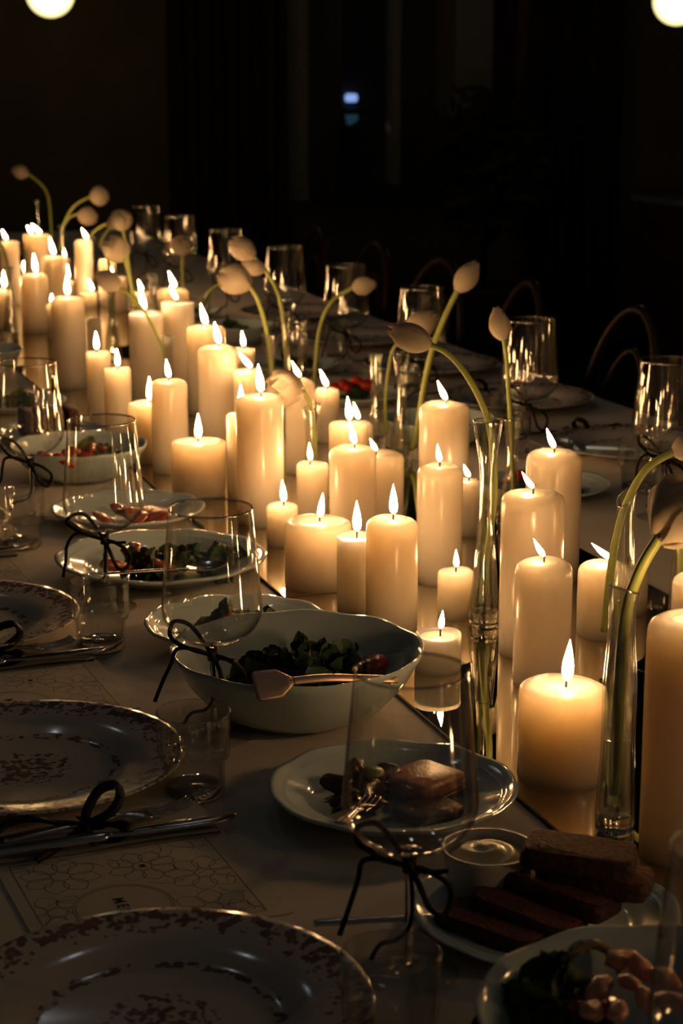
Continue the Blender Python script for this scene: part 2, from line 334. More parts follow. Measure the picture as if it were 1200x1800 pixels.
# sideboard at the right edge
p0 = aty(1165, 347, 8.3)
sb = thing('sideboard', (p0.x+.6, 8.3, 0), 'reddish wooden sideboard with a pale top against the back wall at the right edge', 'sideboard')
MB().box(-.6, .9, -.25, .25, 0, p0.z-.03).obj('cabinet_body', M['sideboard'], sb, smooth=False)
MB().box(-.63, .93, -.28, .28, p0.z-.03, p0.z).obj('counter_top', M['marble'], sb, smooth=False)
for i in range(3): d_ = MB().box(-.58+i*.49, -.11+i*.49, -.27, -.25, .1, p0.z-.08).obj('door', M['sideboard'], sb, smooth=False); MB().lathe([(0, 0), (.012, .004), (0, .02)], 8, c=(-.15+i*.49, -.285, .6)).obj('knob', M['brass'], d_)
# dark bushy plant in front of the window
pq = aty(850, 330, 8.2)
pl = thing('potted_shrub', (pq.x, 8.2, 0), 'dark bushy potted plant standing in front of the window', 'plant')
MB().lathe([(.14, 0), (.2, .4), (.21, .42), (.18, .42), (.0, .4)], 20).obj('pot', M['terracotta'], pl)
MB().tube([(0, 0, .4), (.02, 0, .8), (0, 0, 1.05)], [.02, .015, .008]).obj('trunk', M['wood'], pl)
g = MB()
for i in range(520):
    a = random.uniform(0, 2*PI); e = random.uniform(-1, 1); r = random.random()**.4
    c = Vector((math.cos(a)*math.sqrt(1-e*e)*.30*r, math.sin(a)*math.sqrt(1-e*e)*.22*r, .98+e*.36*r))
    d1 = Vector((random.uniform(-1, 1), random.uniform(-1, 1), random.uniform(-.4, 1))).normalized(); d2 = d1.orthogonal().normalized()
    L_ = random.uniform(.05, .09); g.add([c-d1*L_, c+d2*L_*.35, c+d1*L_, c-d2*L_*.35], [(0, 1, 2, 3)])
tag(g.obj('foliage', M['plant'], pl), kind='stuff')
# pendant globes
def globe(px, py, label, d=7.6, r=.1):
    c = at(px, py, d); t = thing('pendant_lamp', (c.x, c.y, c.z), label, 'lamp', 'opal globe pendant lamps')
    MB().lathe([(r*math.sin(a), -r*math.cos(a)) for a in [PI*k/20 for k in range(0, 20)]], 36).obj('globe_shade', M['globe'], t)
    MB().lathe([(.02, r*.97), (.03, r*.99), (.03, r+.05), (.012, r+.07), (0, r+.07)], 16).obj('ceiling_fitting', M['brass'], t)
    MB().tube([(0, 0, r+.06), (0, 0, ztop-c.z)], .004, 6).obj('cord', M['iron'], t)
    return t
globe(88, -13, 'round glowing globe lamp hanging at the upper left'); globe(1190, 1, 'round glowing globe lamp hanging at the upper right corner')
for i, (x, y) in enumerate([(.35, 5.3), (1.55, 5.3), (.1, 3.2), (1.2, 3.2)]):
    t = thing('ceiling_spotlight', (x, y, 3.3), 'small ceiling spotlight above the picture, over the '+['far near-side seats', 'far chairs', 'near side of the table', 'middle of the table'][i], 'lamp', 'ceiling spotlights above the table')
    MB().lathe([(.03, .0), (.036, .0), (.036, .09), (.006, .10), (.006, ztop-3.3)], 16).obj('lamp_housing', M['iron'], t)
    MB().lathe([(.0001, -.006), (.018, -.004), (.028, .004), (.0001, .006)], 14).obj('bulb', M['bulb'], t)
# bentwood chairs on the far side
def chair_meshes():
    R_ = MB()
    hoop = [(.20*math.cos(a)*1.0, .19+.07*(math.sin(a)), .47+.40*math.sin(a)**.75 if math.sin(a) > 0 else .47) for a in [PI*k/24 for k in range(25)]]
    R_.tube(hoop, .014, 8)
    I_ = MB(); inner = [(.12*math.cos(a), .19+.06*math.sin(a), .47+.30*math.sin(a)**.75 if math.sin(a) > 0 else .47) for a in [PI*k/24 for k in range(25)]]
    I_.tube(inner, .010, 8)
    S_ = MB().lathe([(0, .44), (.18, .44), (.2, .45), (.2, .465), (.185, .475), (.0, .468)], 28)
    G_ = MB(); G_.lathe([(.145, .20), (.153, .207), (.145, .214), (.137, .207), (.145, .20)], 28)
    lf = MB().tube([(.13, -.13, .45), (.16, -.16, .25), (.18, -.18, 0)], [.016, .015, .012]).mesh('leg', M['wood'])
    return [('back_hoop', R_.mesh('back_hoop', M['wood'])), ('inner_hoop', I_.mesh('inner_hoop', M['wood'])), ('seat', S_.mesh('seat', M['wood'])), ('leg_ring', G_.mesh('leg_ring', M['wood']))], lf
CH, LEG = chair_meshes()
chl = ['second nearest', 'third', 'fourth', 'fifth', 'sixth', 'seventh']
cpos = [(1.93, 3.42), (1.92, 4.02), (1.91, 4.62), (1.92, 5.2), (1.92, 5.8), (1.92, 6.4)]
cname = ['bentwood chair at the right edge, its curved back behind the nearest far-side place setting',
         'bentwood chair with glossy hoop back right behind the wine glass of the tallest right-hand candle',
         'bentwood chair in shadow behind the upright tulip bud',
         'bentwood chair whose round hoop back shows above the fourth far-side wine glass',
         'bentwood chair almost lost in the dark behind the fifth far-side wine glass', 'farthest bentwood chair, lost in the dark beyond the table']
for (x, y), lb in zip(cpos, cname):
    t = thing('bentwood_chair', (x, y, 0), lb, 'chair', 'bentwood chairs along the far side of the table', rz=-PI/2+random.uniform(-.15, .15))
    for n_, me in CH: child(n_, me, t)
    for a in range(4): child('leg', LEG, t, rot=(0, 0, a*PI/2))

# ================================================================== TABLE
TX0, TX1, TY0, TY1 = .10, 1.84, .25, 8.0
tb = thing('dining_table', (.97, 3.7, 0), 'long dining table running away under the white cloth', 'table')
MB().box(TX0-.97, TX1-.97, TY0-3.7, TY1-3.7, TZ-.04, TZ-.004).obj('tabletop', M['wood'], tb, smooth=False)
lm = MB().tube([(0, 0, 0), (0, 0, TZ-.04)], .035, 10).mesh('leg', M['wood'])
for x in (-.75, .75):
    for y in (-3.1, 0, 3.6): child('leg', lm, tb, (x, y, 0))
g = MB(); e = .006
g.box(TX0-e, TX1+e, TY0-e, TY1+e, TZ-.0035, TZ)
def drape(a, b):
    a = Vector(a); b = Vector(b); n = int((b-a).length*22); nr = Vector(((b-a).y, -(b-a).x, 0)).normalized()
    g.grid(lambda u, v: a+(b-a)*u + nr*(.004+v*.028*(1+math.sin(u*n*.9))) + Vector((0, 0, -v*.19)), n*2, 5)
drape((TX0-e, TY0-e, TZ), (TX1+e, TY0-e, TZ)); drape((TX1+e, TY0-e, TZ), (TX1+e, TY1+e, TZ)); drape((TX1+e, TY1+e, TZ), (TX0-e, TY1+e, TZ)); drape((TX0-e, TY1+e, TZ), (TX0-e, TY0-e, TZ))
tag(g.obj('tablecloth', M['cloth'], smooth=False), 'white cloth draped over the long dining table', 'tablecloth')
MX0, MX1 = .736, 1.225; MT = .004
mr_ = thing('mirror_runner', (.98, 3.7, TZ), 'long mirror strip lying down the middle of the table under the candles', 'mirror')
for i, (a, b) in enumerate(((.35, 2.30), (2.302, 4.25), (4.252, 7.4))):
    MB().box(MX0-.98, MX1-.98, a-3.7, b-3.7, .0002, MT).obj('mirror_panel', M['mirror'], mr_, smooth=False)
MB().box(MX0-.98-.0025, MX0-.98, .35-3.7, 7.4-3.7, .0002, MT).obj('mirror_edge', M['inkdark'], mr_, smooth=False)

# ================================================================== CANDLES
def flame_mesh(tipx, tipy, R_):    # in metres, leaning in the plane seen by the viewer; base at origin
    L_ = math.hypot(tipx, tipy); n = 9; seg = 8; v = []; f = []
    sway = Vector((tipx, 0, tipy))
    for i in range(n+1):
        t = i/n; r = R_*(math.sin(PI*min(1, t*1.0)**.62))**.85 * (1.02-.25*t) if 0 < t < 1 else .0002
        c = Vector((tipx*t**.9, 0, tipy*t)) 
        c = c.x*RIGHT + Vector((0, 0, c.z))
        for k in range(seg):
            a = 2*PI*k/seg; v.append(c + Vector((r*math.cos(a), r*math.sin(a), r*.25*math.cos(a)*(-tipx/L_))))
    for i in range(n):
        for k in range(seg): f.append((i*seg+k, i*seg+(k+1) % seg, (i+1)*seg+(k+1) % seg, (i+1)*seg+k))
    m = MB(); m.add(v, f); return m
PLACED = []
def candle(cx, yt, w, spec, lean, label, kind='r', fr=None):
    """spec: ('b', ybase) where the base is seen, or ('D', diameter)."""
    if spec[0] == 'b':
        b = P(cx, spec[1]-.15*w, MT); D = w*depth(b)/F
        h = .01
        while projy(b+Vector((0, 0, h))) > yt and h < .4: h += .0005
    else:
        D = spec[1]; q = at(cx, yt, F*D/w); b = Vector((q.x, q.y, TZ+MT)); h = q.z-TZ-MT
    R_ = D/2; b.z = TZ+MT
    b.x = min(max(b.x, MX0+R_+.004), MX1-R_-.002)
    for (ob, oR, oh) in PLACED:
        dd = (ob-b).length - oR - R_
        if dd < .002: print('OVERLAP', label[:40], round(dd, 3), b.x, b.y)
    PLACED.append((b.copy(), R_, h))
    t = thing('pillar_candle', b, label, 'candle', 'cream pillar candles down the table')
    pr = random.random()
    m_ = MB()
    if kind == 'f':    # flat-topped, freshly lit, wide
        prof = [(.0001, h-.002), (R_*.3, h-.002), (R_*.6, h-.0008), (R_*.86, h), (R_*.965, h-.0025), (R_, h-.008)]
    elif kind == 'p':  # sunken molten pool inside a rim
        prof = [(.0001, h-.006), (R_*.72, h-.006), (R_*.86, h-.002), (R_*.93, h), (R_*.985, h-.0015), (R_, h-.005)]
    else:              # sloped shoulder
        prof = [(.0001, h-.003), (R_*.38, h-.003), (R_*.52, h-.0005), (R_*.62, h), (R_*.80, h-.0022), (R_*.93, h-.0055), (R_*.985, h-.010), (R_, h-.016)]
    wob = random.uniform(0, 6)
    n = 7; z1 = prof[-1][1]
    for i in range(1, n): prof.append((R_*(1+.004*math.sin(wob+i*1.3)), z1+(.003-z1)*i/n))
    prof += [(R_*.995, .003), (R_*.97, .0), (.0001, 0)]
    m_.lathe(prof[::-1], 40, mod=lambda r, z, a: (r*(1+.004*math.sin(3*a+wob)), z + (.0007*math.sin(2*a+wob) if z > h-.02 else 0)))
    m_.obj('wax_body', M['wax'], t)
    if kind != 'f' or pr > .5:
        pz = h-.006+.0012 if kind == 'p' else h-.003+.0006
        MB().lathe([(R_*(.80 if kind == 'p' else .45), pz), (R_*.25, pz+.0002), (.0001, pz+.0002)], 28).obj('melt_pool', M['melt'], t)
    if lean is None:
        wx_ = 0; MB().tube([(0, 0, h-.006), (.001, 0, h+.008)], .0012, 6).obj('wick', M['wick'], t); return t
    s = depth(b)/F
    if len(lean) == 3: wx_ = lean[2]*s
    else: wx_ = 0
    o0 = RIGHT*wx_
    cz = random.choice((-1, 1))*.003
    pts = [o0+Vector((0, 0, h-.007)), o0+Vector((0, 0, h+.003)), o0+RIGHT*(.0008)+Vector((0, 0, h+.007)), o0+RIGHT*(cz*.9)+Vector((0, 0, h+.0095))]
    MB().tube(smoothpts(pts, 3), .0012, 6).obj('wick', M['wick'], t)
    L_ = math.hypot(lean[0], lean[1])*s
    fm = flame_mesh(lean[0]*s, lean[1]*s, fr or min(.0066, max(.0040, L_*.15)))
    f_ = fm.obj('flame', M['flame'], t, loc=o0+Vector((0, 0, h+.004))+RIGHT*.0004)
    return t
exec_c = [
 # front group
 (1198, 1085, 152, ('b', 1528), (-2, 55), 'tall thick pillar candle at the right edge beside the front bud vase', 'r'),
 (985, 1205, 155, ('b', 1388), (4, 76, 5), 'short wide pillar candle with a tall straight flame in front of the group', 'f'),
 (956, 985, 102, ('D', .066), (-20, 33), 'tall pillar candle directly behind the short wide front candle', 'r'),
 (930, 865, 110, ('b', 1163), (-21, 30), 'tall thick pillar candle right of the arching tulip vase, flame blown left', 'r'),
 (974, 793, 98, ('D', .076), (-15, 35), 'farthest tall pillar candle on the right, dark wine glass behind it', 'r'),
 (1060, 990, 96, ('b', 1128), (-38, 30, 12), 'short pillar candle with flame blown flat left behind the vase with the tilted rim', 'r'),
 (1102, 990, 76, ('D', .056), None, 'unlit pillar candle half hidden behind the vase with the tilted rim', 'r'),
 (1222, 1010, 80, ('D', .055), (-4, 36), 'slim pillar candle cut by the right edge behind the front right candle', 'r'),
 (800, 1003, 64, ('b', 1092), (-1, 32), 'small votive-size candle left of the arching tulip vase', 'f'),
 (769, 1112, 82, ('b', 1188), (3, 34, 4), 'stubby candle with a wet melted top behind the nearest wine glass', 'p'),
 (689, 910, 92, ('D', .0655), (-1, 54, 2), 'pillar candle with straight flame behind the big salad bowl', 'r'),
 (624, 940, 64, ('D', .047), (-1, 56, 3), 'slim candle with overflowing wax between the wide candle and the bowl pillar', 'p'),
 (559, 915, 117, ('b', 1045), (5, 44, 3), 'wide squat pillar candle behind the rim of the big salad bowl', 'f'),
 (496, 887, 55, ('b', 965), (-3, 40, 3), 'small short candle left of the wide squat candle', 'f'),
 # middle group
 (771, 818, 80, ('b', 1033), (-5, 32, -1), 'tall slim pillar candle with a bead of wet wax, left of the arching tulip vase', 'r'),
 (781, 708, 89, ('D', .078), (-16, 34, 3), 'tall pillar candle standing alone before the dark, right of the slanting tulip stem', 'r'),
 (824, 843, 56, ('D', .048), (-10, 22), 'short slim candle peeping out behind the wet-topped slim pillar', 'r'),
 (620, 785, 83, ('D', .070), (-9, 40, 3), 'tall pillar candle in the middle with molten top and leaning flame', 'r'),
 (664, 797, 92, ('D', .081), (-11, 22, -3), 'pillar candle tucked behind the middle pillar with its flame at the rim', 'f'),
 (612, 743, 69, ('D', .064), (-4, 42, 2), 'pillar candle behind the middle pillar, upright flame', 'f'),
 (628, 741, 57, ('D', .057), (-9, 30, 2), 'candle hidden behind another with only its right edge and flame showing', 'r'),
 (575, 683, 43, ('D', .046), (-13, 30), 'slender candle at the edge of the dark left of the short vase', 'f'),
 (527, 667, 53, ('D', .052), (-14, 28), 'tall slender candle behind the drooping open tulip', 'r'),
 (458, 695, 83, ('b', 932), (-5, 50, 3), 'tallest thick pillar candle left of the drooping open tulip', 'r'),
 (434, 650, 48, ('D', .050), (-22, 27, 8), 'slim candle behind the tallest thick pillar, flame blown left', 'f'),
 (428, 612, 40, ('D', .048), (-3, 27), 'small far candle beside the dark table edge, round flame', 'f'),
 (382, 608, 70, ('D', .074), (-8, 38, 3), 'tall pillar candle with raised rim behind the squat left candle', 'r'),
 (362, 574, 68, ('D', .078), (-9, 36, 0), 'thick tall candle behind the raised-rim pillar', 'f'),
 (345, 566, 34, ('D', .050), (-8, 14, -6), 'thin candle whose tiny flame leans beside the thick tall candle', 'f'),
 (350, 775, 95, ('b', 885), (0, 44, 0), 'squat wide candle left of the tallest thick pillar', 'f'),
 (424, 728, 54, ('D', .050), (-1, 48), 'slim candle mostly hidden behind the tallest thick pillar', 'f'),
 (549, 814, 57, ('D', .050), (-2, 32, -4), 'short candle behind the slim vase of the drooping tulip', 'f'),
 # left group
 (300, 668, 63, ('b', 838), (-4, 32, 0), 'slim tall candle next left of the squat wide candle', 'r'),
 (255, 708, 72, ('D', .073), (-1, 42, 4), 'short candle with tall flame behind the left slim candle', 'f'),
 (192, 648, 48, ('D', .051), (-1, 30, 1), 'slim candle above the second left wine glass', 'f'),
 (172, 618, 44, ('D', .049), (-1, 32, -2), 'slim candle just behind and left of the one above the second glass', 'f'),
 (165, 560, 26, ('D', .036), None, 'small unlit candle end behind the left vases', 'f'),
 (124, 522, 59, ('b', 690), (-1, 34, 0), 'tall dark-sided thick pillar candle near the left edge', 'r'),
 (59, 481, 48, ('D', .072), (-3, 32, 4), 'tall pillar candle left of the dark-sided one', 'r'),
 (44, 486, 24, ('D', .048), (0, 28, -1), 'thin candle hidden behind the tall left pillar', 'f'),
 (0, 508, 42, ('D', .064), (-1, 30, 8), 'candle cut off by the left edge of the picture', 'r'),
 (26, 527, 18, ('D', .038), None, 'narrow unlit candle by the left edge', 'f'),
 (96, 450, 42, ('D', .068), (-7, 30, -1), 'far pillar candle under the two pale tulips', 'r'),
 (66, 412, 48, ('D', .084), (-16, 16, 6), 'wide far candle with wind-blown flame under the leftmost tulip', 'f'),
 (52, 413, 24, ('D', .046), (-8, 14, 4), 'thin far candle hugging the wide far candle', 'f'),
 (16, 424, 34, ('D', .057), (-8, 18, -4), 'far candle near the left edge below the leftmost tulip bud', 'f'),
 (146, 422, 31, ('D', .052), (-10, 18, 8), 'far candle standing alone against the dark right of the pale tulips', 'f'),
 (188, 456, 30, ('D', .050), (-7, 26, 3), 'far candle below the yellow-lit open tulip', 'f'),
 (178, 452, 16, ('D', .030), (-1, 15, -1), 'thin taper behind the candle below the open tulip', 'f'),
 (216, 486, 30, ('D', .049), (-3, 20, -12), 'far candle right of the dark drooping bud', 'f'),
 (155, 513, 30, ('D', .050), (-7, 20, 8), 'low far candle left of the dark drooping bud', 'f'),
 (116, 492, 28, ('D', .048), (-1, 26, 3), 'low far candle right behind the dark-sided pillar', 'f'),
 (312, 530, 58, ('D', .070), (-12, 24, -1), 'tall candle with bright melted rim in the back row', 'p'),
 (304, 508, 55, ('D', .076), (-11, 28, 4), 'thick candle behind the melted-rim back-row candle', 'f'),
 (274, 512, 32, ('D', .050), (-7, 18, 3), 'slim candle left of the thick back-row candle', 'f'),
 (257, 549, 62, ('D', .074), (-8, 46, -3), 'thick candle with a tall ragged flame behind the left vases', 'p'),
 (98, 534, 34, ('D', .050), (0, 15, -7), 'thin candle half hidden behind the dark-sided thick pillar', 'f'),
 (109, 520, 26, ('D', .046), (0, 18, -3), 'small candle peeping over the dark-sided thick pillar', 'f'),
]
for c in exec_c: candle(*c[:6], kind=c[6])
def candle_at(x, y, D, h, label, kind):
    b = Vector((x, y, TZ+MT)); yt = projy(b+Vector((0, 0, h))); v = b+Vector((0, 0, h))-EYE; d = v.dot(FWD); px = CX+F*v.dot(RIGHT)/d
    candle(px, yt, F*D/d, ('D', D), (-.004*F/d, .030*F/d), label, kind)
candle_at(1.08, 1.16, .070, .150, 'pillar candle past the right edge of the picture beside the tall front candle', 'r')
candle_at(.90, .98, .088, .088, 'wide squat candle past the right edge of the picture near the front bowl', 'f')
candle_at(1.03, 1.45, .070, .140, 'pillar candle past the right edge of the picture, level with the front bud vase', 'r')
candle_at(1.17, 1.82, .055, .100, 'small candle past the right edge, behind the others there', 'f')
candle_at(1.10, .80, .070, .190, 'tall pillar candle past the right edge, nearest end of the row', 'r')

# ================================================================== TULIPS AND VASES
def vase(base, h, rr, label, waterh=.08, tilt_rim=0.0, wst=.0092, br=.0210, lean=(0, 0), tall=False):
    t = thing('bud_vase', base, label, 'vase', 'clear glass bud vases among the candles')
    if tall: prof = [(br*.93, 0), (br, .004), (br*1.0, .02), (br*.93, .05), (br*.84, .09), (wst*1.25, h*.62), (wst, h*.82), (rr*.95, h*.95), (rr, h)]
    else: prof = [(br*.9, 0), (br, .004), (br, .020), (br*.90, .038), (br*.74, .062), (wst*1.2, h*.47), (wst, h*.62), (wst*1.1, h*.78), (rr*.86, h*.93), (rr, h)]
    pts = smoothpts([(r, 0, z) for r, z in prof], 3); prof2 = [(p.x, p.z) for p in pts]
    def md(r, z, a):
        return r, z + (tilt_rim*math.cos(a-.3)*max(0, (z/h-.7)/.3)*rr)
    MB().lathe(prof2, 30, mod=md).obj('glass_wall', M['vase'], t)
    def rprof(z):
        for (r1, z1), (r2, z2) in zip(prof2, prof2[1:]):
            if z1 <= z <= z2: return r1+(r2-r1)*(z-z1)/max(1e-6, z2-z1)
        return rr
    inn = [(max(.002, rprof(z)-.0022), z) for z in [.022+(h-.024)*k/10 for k in range(11)]]
    MB().lathe(inn, 30, mod=md).obj('inner_wall', M['vase'], t)
    MB().lathe([(rr-.0022, h-.0012), (rr-.0020, h+.0006), (rr-.0008, h+.0012), (rr+.0005, h+.0003), (rr+.0003, h-.0012)], 30, mod=md).obj('rim', M['rimglass'], t)
    MB().lathe([(.0001, .0004), (br*.86, .0005), (br*.97, .005), (br*.96, .015), (br*.82, .019), (br*.4, .0165), (.0001, .016)], 30).obj('thick_base', M['solid'], t)
    wp = [(.0001, .021)] + [(max(.002, rprof(z)-.0026), z) for z in [.0212+(waterh-.022)*k/6 for k in range(7)]] + [(.0001, waterh-.0008)]
    MB().lathe(wp, 26).obj('water', M['water'], t)
    return t
def petal(L_, R_, A, flare, inner, ruff):
    ph = random.uniform(0, 6)
    def fn(u, v):
        t = v; th = (u*2-1)*A*(math.sin(PI*min(1, .12+t*.80))**.55)*(1-.55*t**5)
        if t > .62: th *= math.sqrt(max(.004, 1-((t-.62)/.38)**2))
        r = R_*(math.sin(PI*(.06+.87*t**.95))**.72)*(1+flare*t*t)
        if inner: r *= .86
        r += ruff*R_*.10*math.sin(u*9+ph)*t
        r *= 1-.10*(abs(u*2-1)**2)*(0 if inner else -.6)
        return (r*math.cos(th), r*math.sin(th), L_*(t*(1.0+(.05 if inner else 0))) + (.06 if ruff > .3 else .012)*L_*min(1, ruff*2)*math.sin(u*7+ph))
    g_ = MB(); g_.grid(fn, 8, 10)
    # give the petal thickness
    n_ = len(g_.v); g_.grid(lambda u, v: (lambda p: (p[0]*.965, p[1]*.965, p[2]+.0003))(fn(1-u, v)), 8, 10)
    return g_
def tulip(stem_px, vb, bloom, label, r=.0028, off=0, flare=-.25, ruff=0.2, face=0.0, knob=False):
    """stem points seen at depth d, drifting to d2 at the bloom; bloom=(cx,cy,tipx,tipy,width_px)"""
    def onp(x, y):
        r_ = ray(x, y); q_ = EYE + r_*((vb-EYE).dot(fh)+off)/r_.dot(fh); q_.z = max(q_.z, TZ+.030); return q_
    pts = [onp(x, y) for x, y in stem_px]; d2 = depth(pts[-1])
    base = pts[0].copy()
    cx_, cy_, tx, ty, wpx = bloom
    tip = at(tx, ty, d2 - face*.02); s0 = pts[-1]; ax = (tip-s0)
    L_ = ax.length; z = ax.normalized()
    t = thing('tulip', base, label, 'tulip', 'white tulips in bud vases')
    sm = smoothpts([p-base for p in pts] + [s0-base+z*.004], 6)
    rr = [r*(1.08-.12*i/len(sm)) for i in range(len(sm))]
    MB().tube(sm, rr, 10).obj('stem', M['stem'], t)
    q = z.to_track_quat('Z', 'Y'); R_ = wpx*.56*d2/F
    rot0 = random.uniform(0, 2)
    for k in range(6):
        inner = k >= 3
        o = petal(L_*(1.0 if not inner else .97), R_, 1.22, flare, inner, ruff).obj('petal', M['petal'], t)
        o.location = s0-base
        o.rotation_mode = 'QUATERNION'; o.rotation_quaternion = q @ Matrix.Rotation(rot0+k*2*PI/3+(PI/3 if inner else 0), 3, 'Z').to_quaternion()
    if knob: MB().tube([s0-base-z*.006, s0-base-z*.006+CUP*.008+RIGHT*.006], [.0016, .0008], 6).obj('leaf_nub', M['stem'], t)
    return t
def vp(px, py, h):   # vase base below a rim seen at px,py with rim height h
    q = P(px, py, h); return Vector((q.x, q.y, TZ+MT))
V = {}
def vs(key, rim, h, rr, label, base=None, **k):
    b = vp(rim[0], rim[1], h) if base is None else P(base[0], base[1], MT); b.x = min(max(b.x, MX0+.022), MX1-.022)
    for (ob, oR, oh) in PLACED:
        dd = (ob-b).length-oR-.019
        if dd < 0: print('VASE OVERLAP', key, round(dd, 3), tuple(b), tuple(ob))
    V[key] = vase(b, h-MT, rr, label, **k); V[key+'d'] = b.copy(); PLACED.append((b.copy(), .019, h)); return V[key]
vs('v1', (1099, 1034), .238, base=(1080, 1462), rr=.0140, label= 'clear bud vase in front of the right-hand candle holding the open tulip', waterh=.09, wst=.0125, br=.0185, tilt_rim=-.35, tall=True)
vs('v2', (1101, 874), .200, .0115, 'slim bud vase with a tilted round rim behind the front vase', waterh=.07, wst=.010, br=.018, tilt_rim=.9, tall=True)
vs('v3', (869, 741), .268, base=(851, 1098), rr=.0185, label='waisted bud vase with dark foot holding the long arching tulip', waterh=.105)
vs('v4', (900, 737), .175, .0135, 'bud vase behind the arching tulip vase holding an upright bud', waterh=.06)
vs('v5', (682, 622), .178, .0135, 'short-necked vase with thin stem left of the slanting tulip', waterh=.075)
vs('v6', (737, 618), .200, .0160, 'bud vase with the slanting tulip stem beside the lone tall candle', waterh=.08)
vs('v7', (556, 563), .185, .0135, 'bud vase at the dark edge holding the small right-leaning tulip', waterh=.06)
vs('v8', (475, 588), .190, .0165, 'wide-mouthed vase behind the tallest pillar with the broad grey-pink tulip', waterh=.06)
vs('v9', (507, 542), .205, .0150, 'vase with angled rim right of the wide-mouthed vase', waterh=.07, tilt_rim=.5)
vs('v10', (547, 716), .168, .0140, 'waisted vase holding the drooping open tulip', waterh=.085, tilt_rim=.3)
vs('v11', (295, 592), .165, .0120, 'small-rimmed vase between candles with the dark drooping bud', waterh=.07)
vs('v12', (240, 540), .175, .0140, 'vase of the orange-lit open tulip behind the left slim candles', waterh=.08)
vs('v13', (195, 490), .200, .0140, 'tall vase with thick stems behind the dark drooping bud', waterh=.09)
vs('v14', (108, 397), .200, .0160, 'far vase holding the two pale tulips', waterh=.08)
vs('v15', (86, 352), .235, .0130, 'far tall thin vase of the leftmost tulip', waterh=.07)
vs('v16', (172, 418), .180, .0160, 'far vase below the round yellowish tulip pair', waterh=.07)
vs('v17', (322, 503), .150, .0120, 'far vase of the small round upright tulip', base=(331, 575), waterh=.06)
vs('v18', (362, 522), .150, .0130, 'far vase behind the thick tall candle', waterh=.06)
vs('v19', (1212, 842), .200, .0160, 'vase cut by the right edge of the picture with water halfway', waterh=.125, wst=.0135, tall=True)
vs('v20', (14, 470), .190, .0140, 'far vase at the left edge holding a bare curving stem', waterh=.08)
def D_(k): return V[k+'d']
tulip([(1079, 1396), (1085, 1270), (1092, 1150), (1104, 1060), (1128, 995), (1158, 945)], D_('v1'), (1185, 905, 1236, 868, 104), 'ragged open white tulip at the right edge above the front vase', r=.0053, flare=.55, ruff=1.0, knob=True)
tulip([(1062, 1110), (1072, 1010), (1085, 935), (1103, 880), (1136, 824), (1182, 795)], D_('v2'), (1200, 785, 1236, 778, 44), 'tulip arching right out of the tilted-rim vase, bloom cut by the edge', r=.0045)
tulip([(846, 1060), (858, 960), (869, 860), (862, 760), (845, 705), (815, 652), (785, 620), (757, 607)], D_('v3'), (720, 592, 683, 577, 46), 'large closed white tulip arching far to the left over a long bent stem', r=.0040, flare=-.1)
tulip([(903, 880), (899, 790), (897, 740), (893, 680), (891, 635), (885, 597)], D_('v4'), (877, 570, 871, 541, 37), 'upright pale tulip bud on a straight stem right of the long arching one', r=.0032, flare=-.35)
tulip([(680, 775), (677, 710), (683, 650), (692, 612), (716, 588)], D_('v5'), (742, 566, 768, 552, 46), 'soft blurred tulip just behind the large arching bloom', r=.0033)
tulip([(713, 870), (728, 780), (743, 690), (758, 620), (778, 565), (803, 512)], D_('v6'), (819, 487, 838, 461, 37), 'peach-lit closed tulip on a slanting stem reaching up right', r=.0052, flare=-.2)
tulip([(551, 705), (555, 630), (563, 572), (583, 530), (619, 506)], D_('v7'), (640, 501, 661, 498, 31), 'small tulip leaning right before the sixth far-side wine glass', r=.0040)
tulip([(479, 690), (476, 640), (468, 580), (454, 530), (438, 503)], D_('v8'), (412, 492, 387, 478, 46), 'broad veined greyish tulip bowed to the left', r=.0044, flare=.2, ruff=.4)
tulip([(508, 690), (503, 600), (495, 540), (480, 497), (447, 452)], D_('v9'), (427, 438, 404, 422, 36), 'pale tulip bowed left, highest of the middle group', r=.0040, flare=0)
tulip([(504, 680), (500, 600), (494, 542), (482, 500), (466, 474)], D_('v9'), (444, 471, 425, 466, 28), 'smooth pale tulip tucked below the highest middle one', r=.0030, flare=-.3)
tulip([(550, 880), (553, 820), (552, 760), (545, 712), (537, 695), (529, 684)], D_('v10'), (503, 680, 474, 682, 54), 'open papery tulip drooping left toward the viewer', r=.0038, flare=.45, ruff=.7, face=1.6, knob=True)
tulip([(298, 690), (292, 640), (283, 605), (262, 560), (236, 525), (211, 507)], D_('v11'), (190, 495, 167, 480, 33), 'shadowed brownish tulip bud lying over to the left', r=.0032, flare=-.2)
tulip([(249, 650), (243, 580), (234, 520), (226, 480), (219, 455)], D_('v12'), (210, 438, 190, 421, 40), 'orange-lit half-open tulip above the back row', r=.0040, flare=.3, ruff=.5)
tulip([(202, 640), (197, 560), (196, 500), (188, 450), (176, 428), (190, 402)], D_('v13'), (200, 380, 214, 372, 22), 'small tulip behind the round yellowish bloom', r=.0042)
tulip([(95, 470), (90, 400), (86, 352), (75, 327), (50, 306)], D_('v15'), (35, 302, 21, 297, 24), 'leftmost tulip, a small bud high on a curved stem', r=.0045)
tulip([(107, 440), (111, 400), (124, 370), (140, 355), (158, 346)], D_('v14'), (174, 345, 191, 343, 31), 'upper of two pale tulips leaning right at the back left', r=.0040, flare=.1)
tulip([(104, 440), (110, 402), (122, 383), (137, 376)], D_('v14'), (152, 379, 171, 385, 29), 'lower of two pale tulips leaning right at the back left', r=.0035, flare=0)
tulip([(150, 490), (150, 440), (163, 410), (180, 397), (195, 392)], D_('v16'), (212, 386, 232, 382, 34), 'round yellowish tulip at the back left', r=.0036, flare=0)
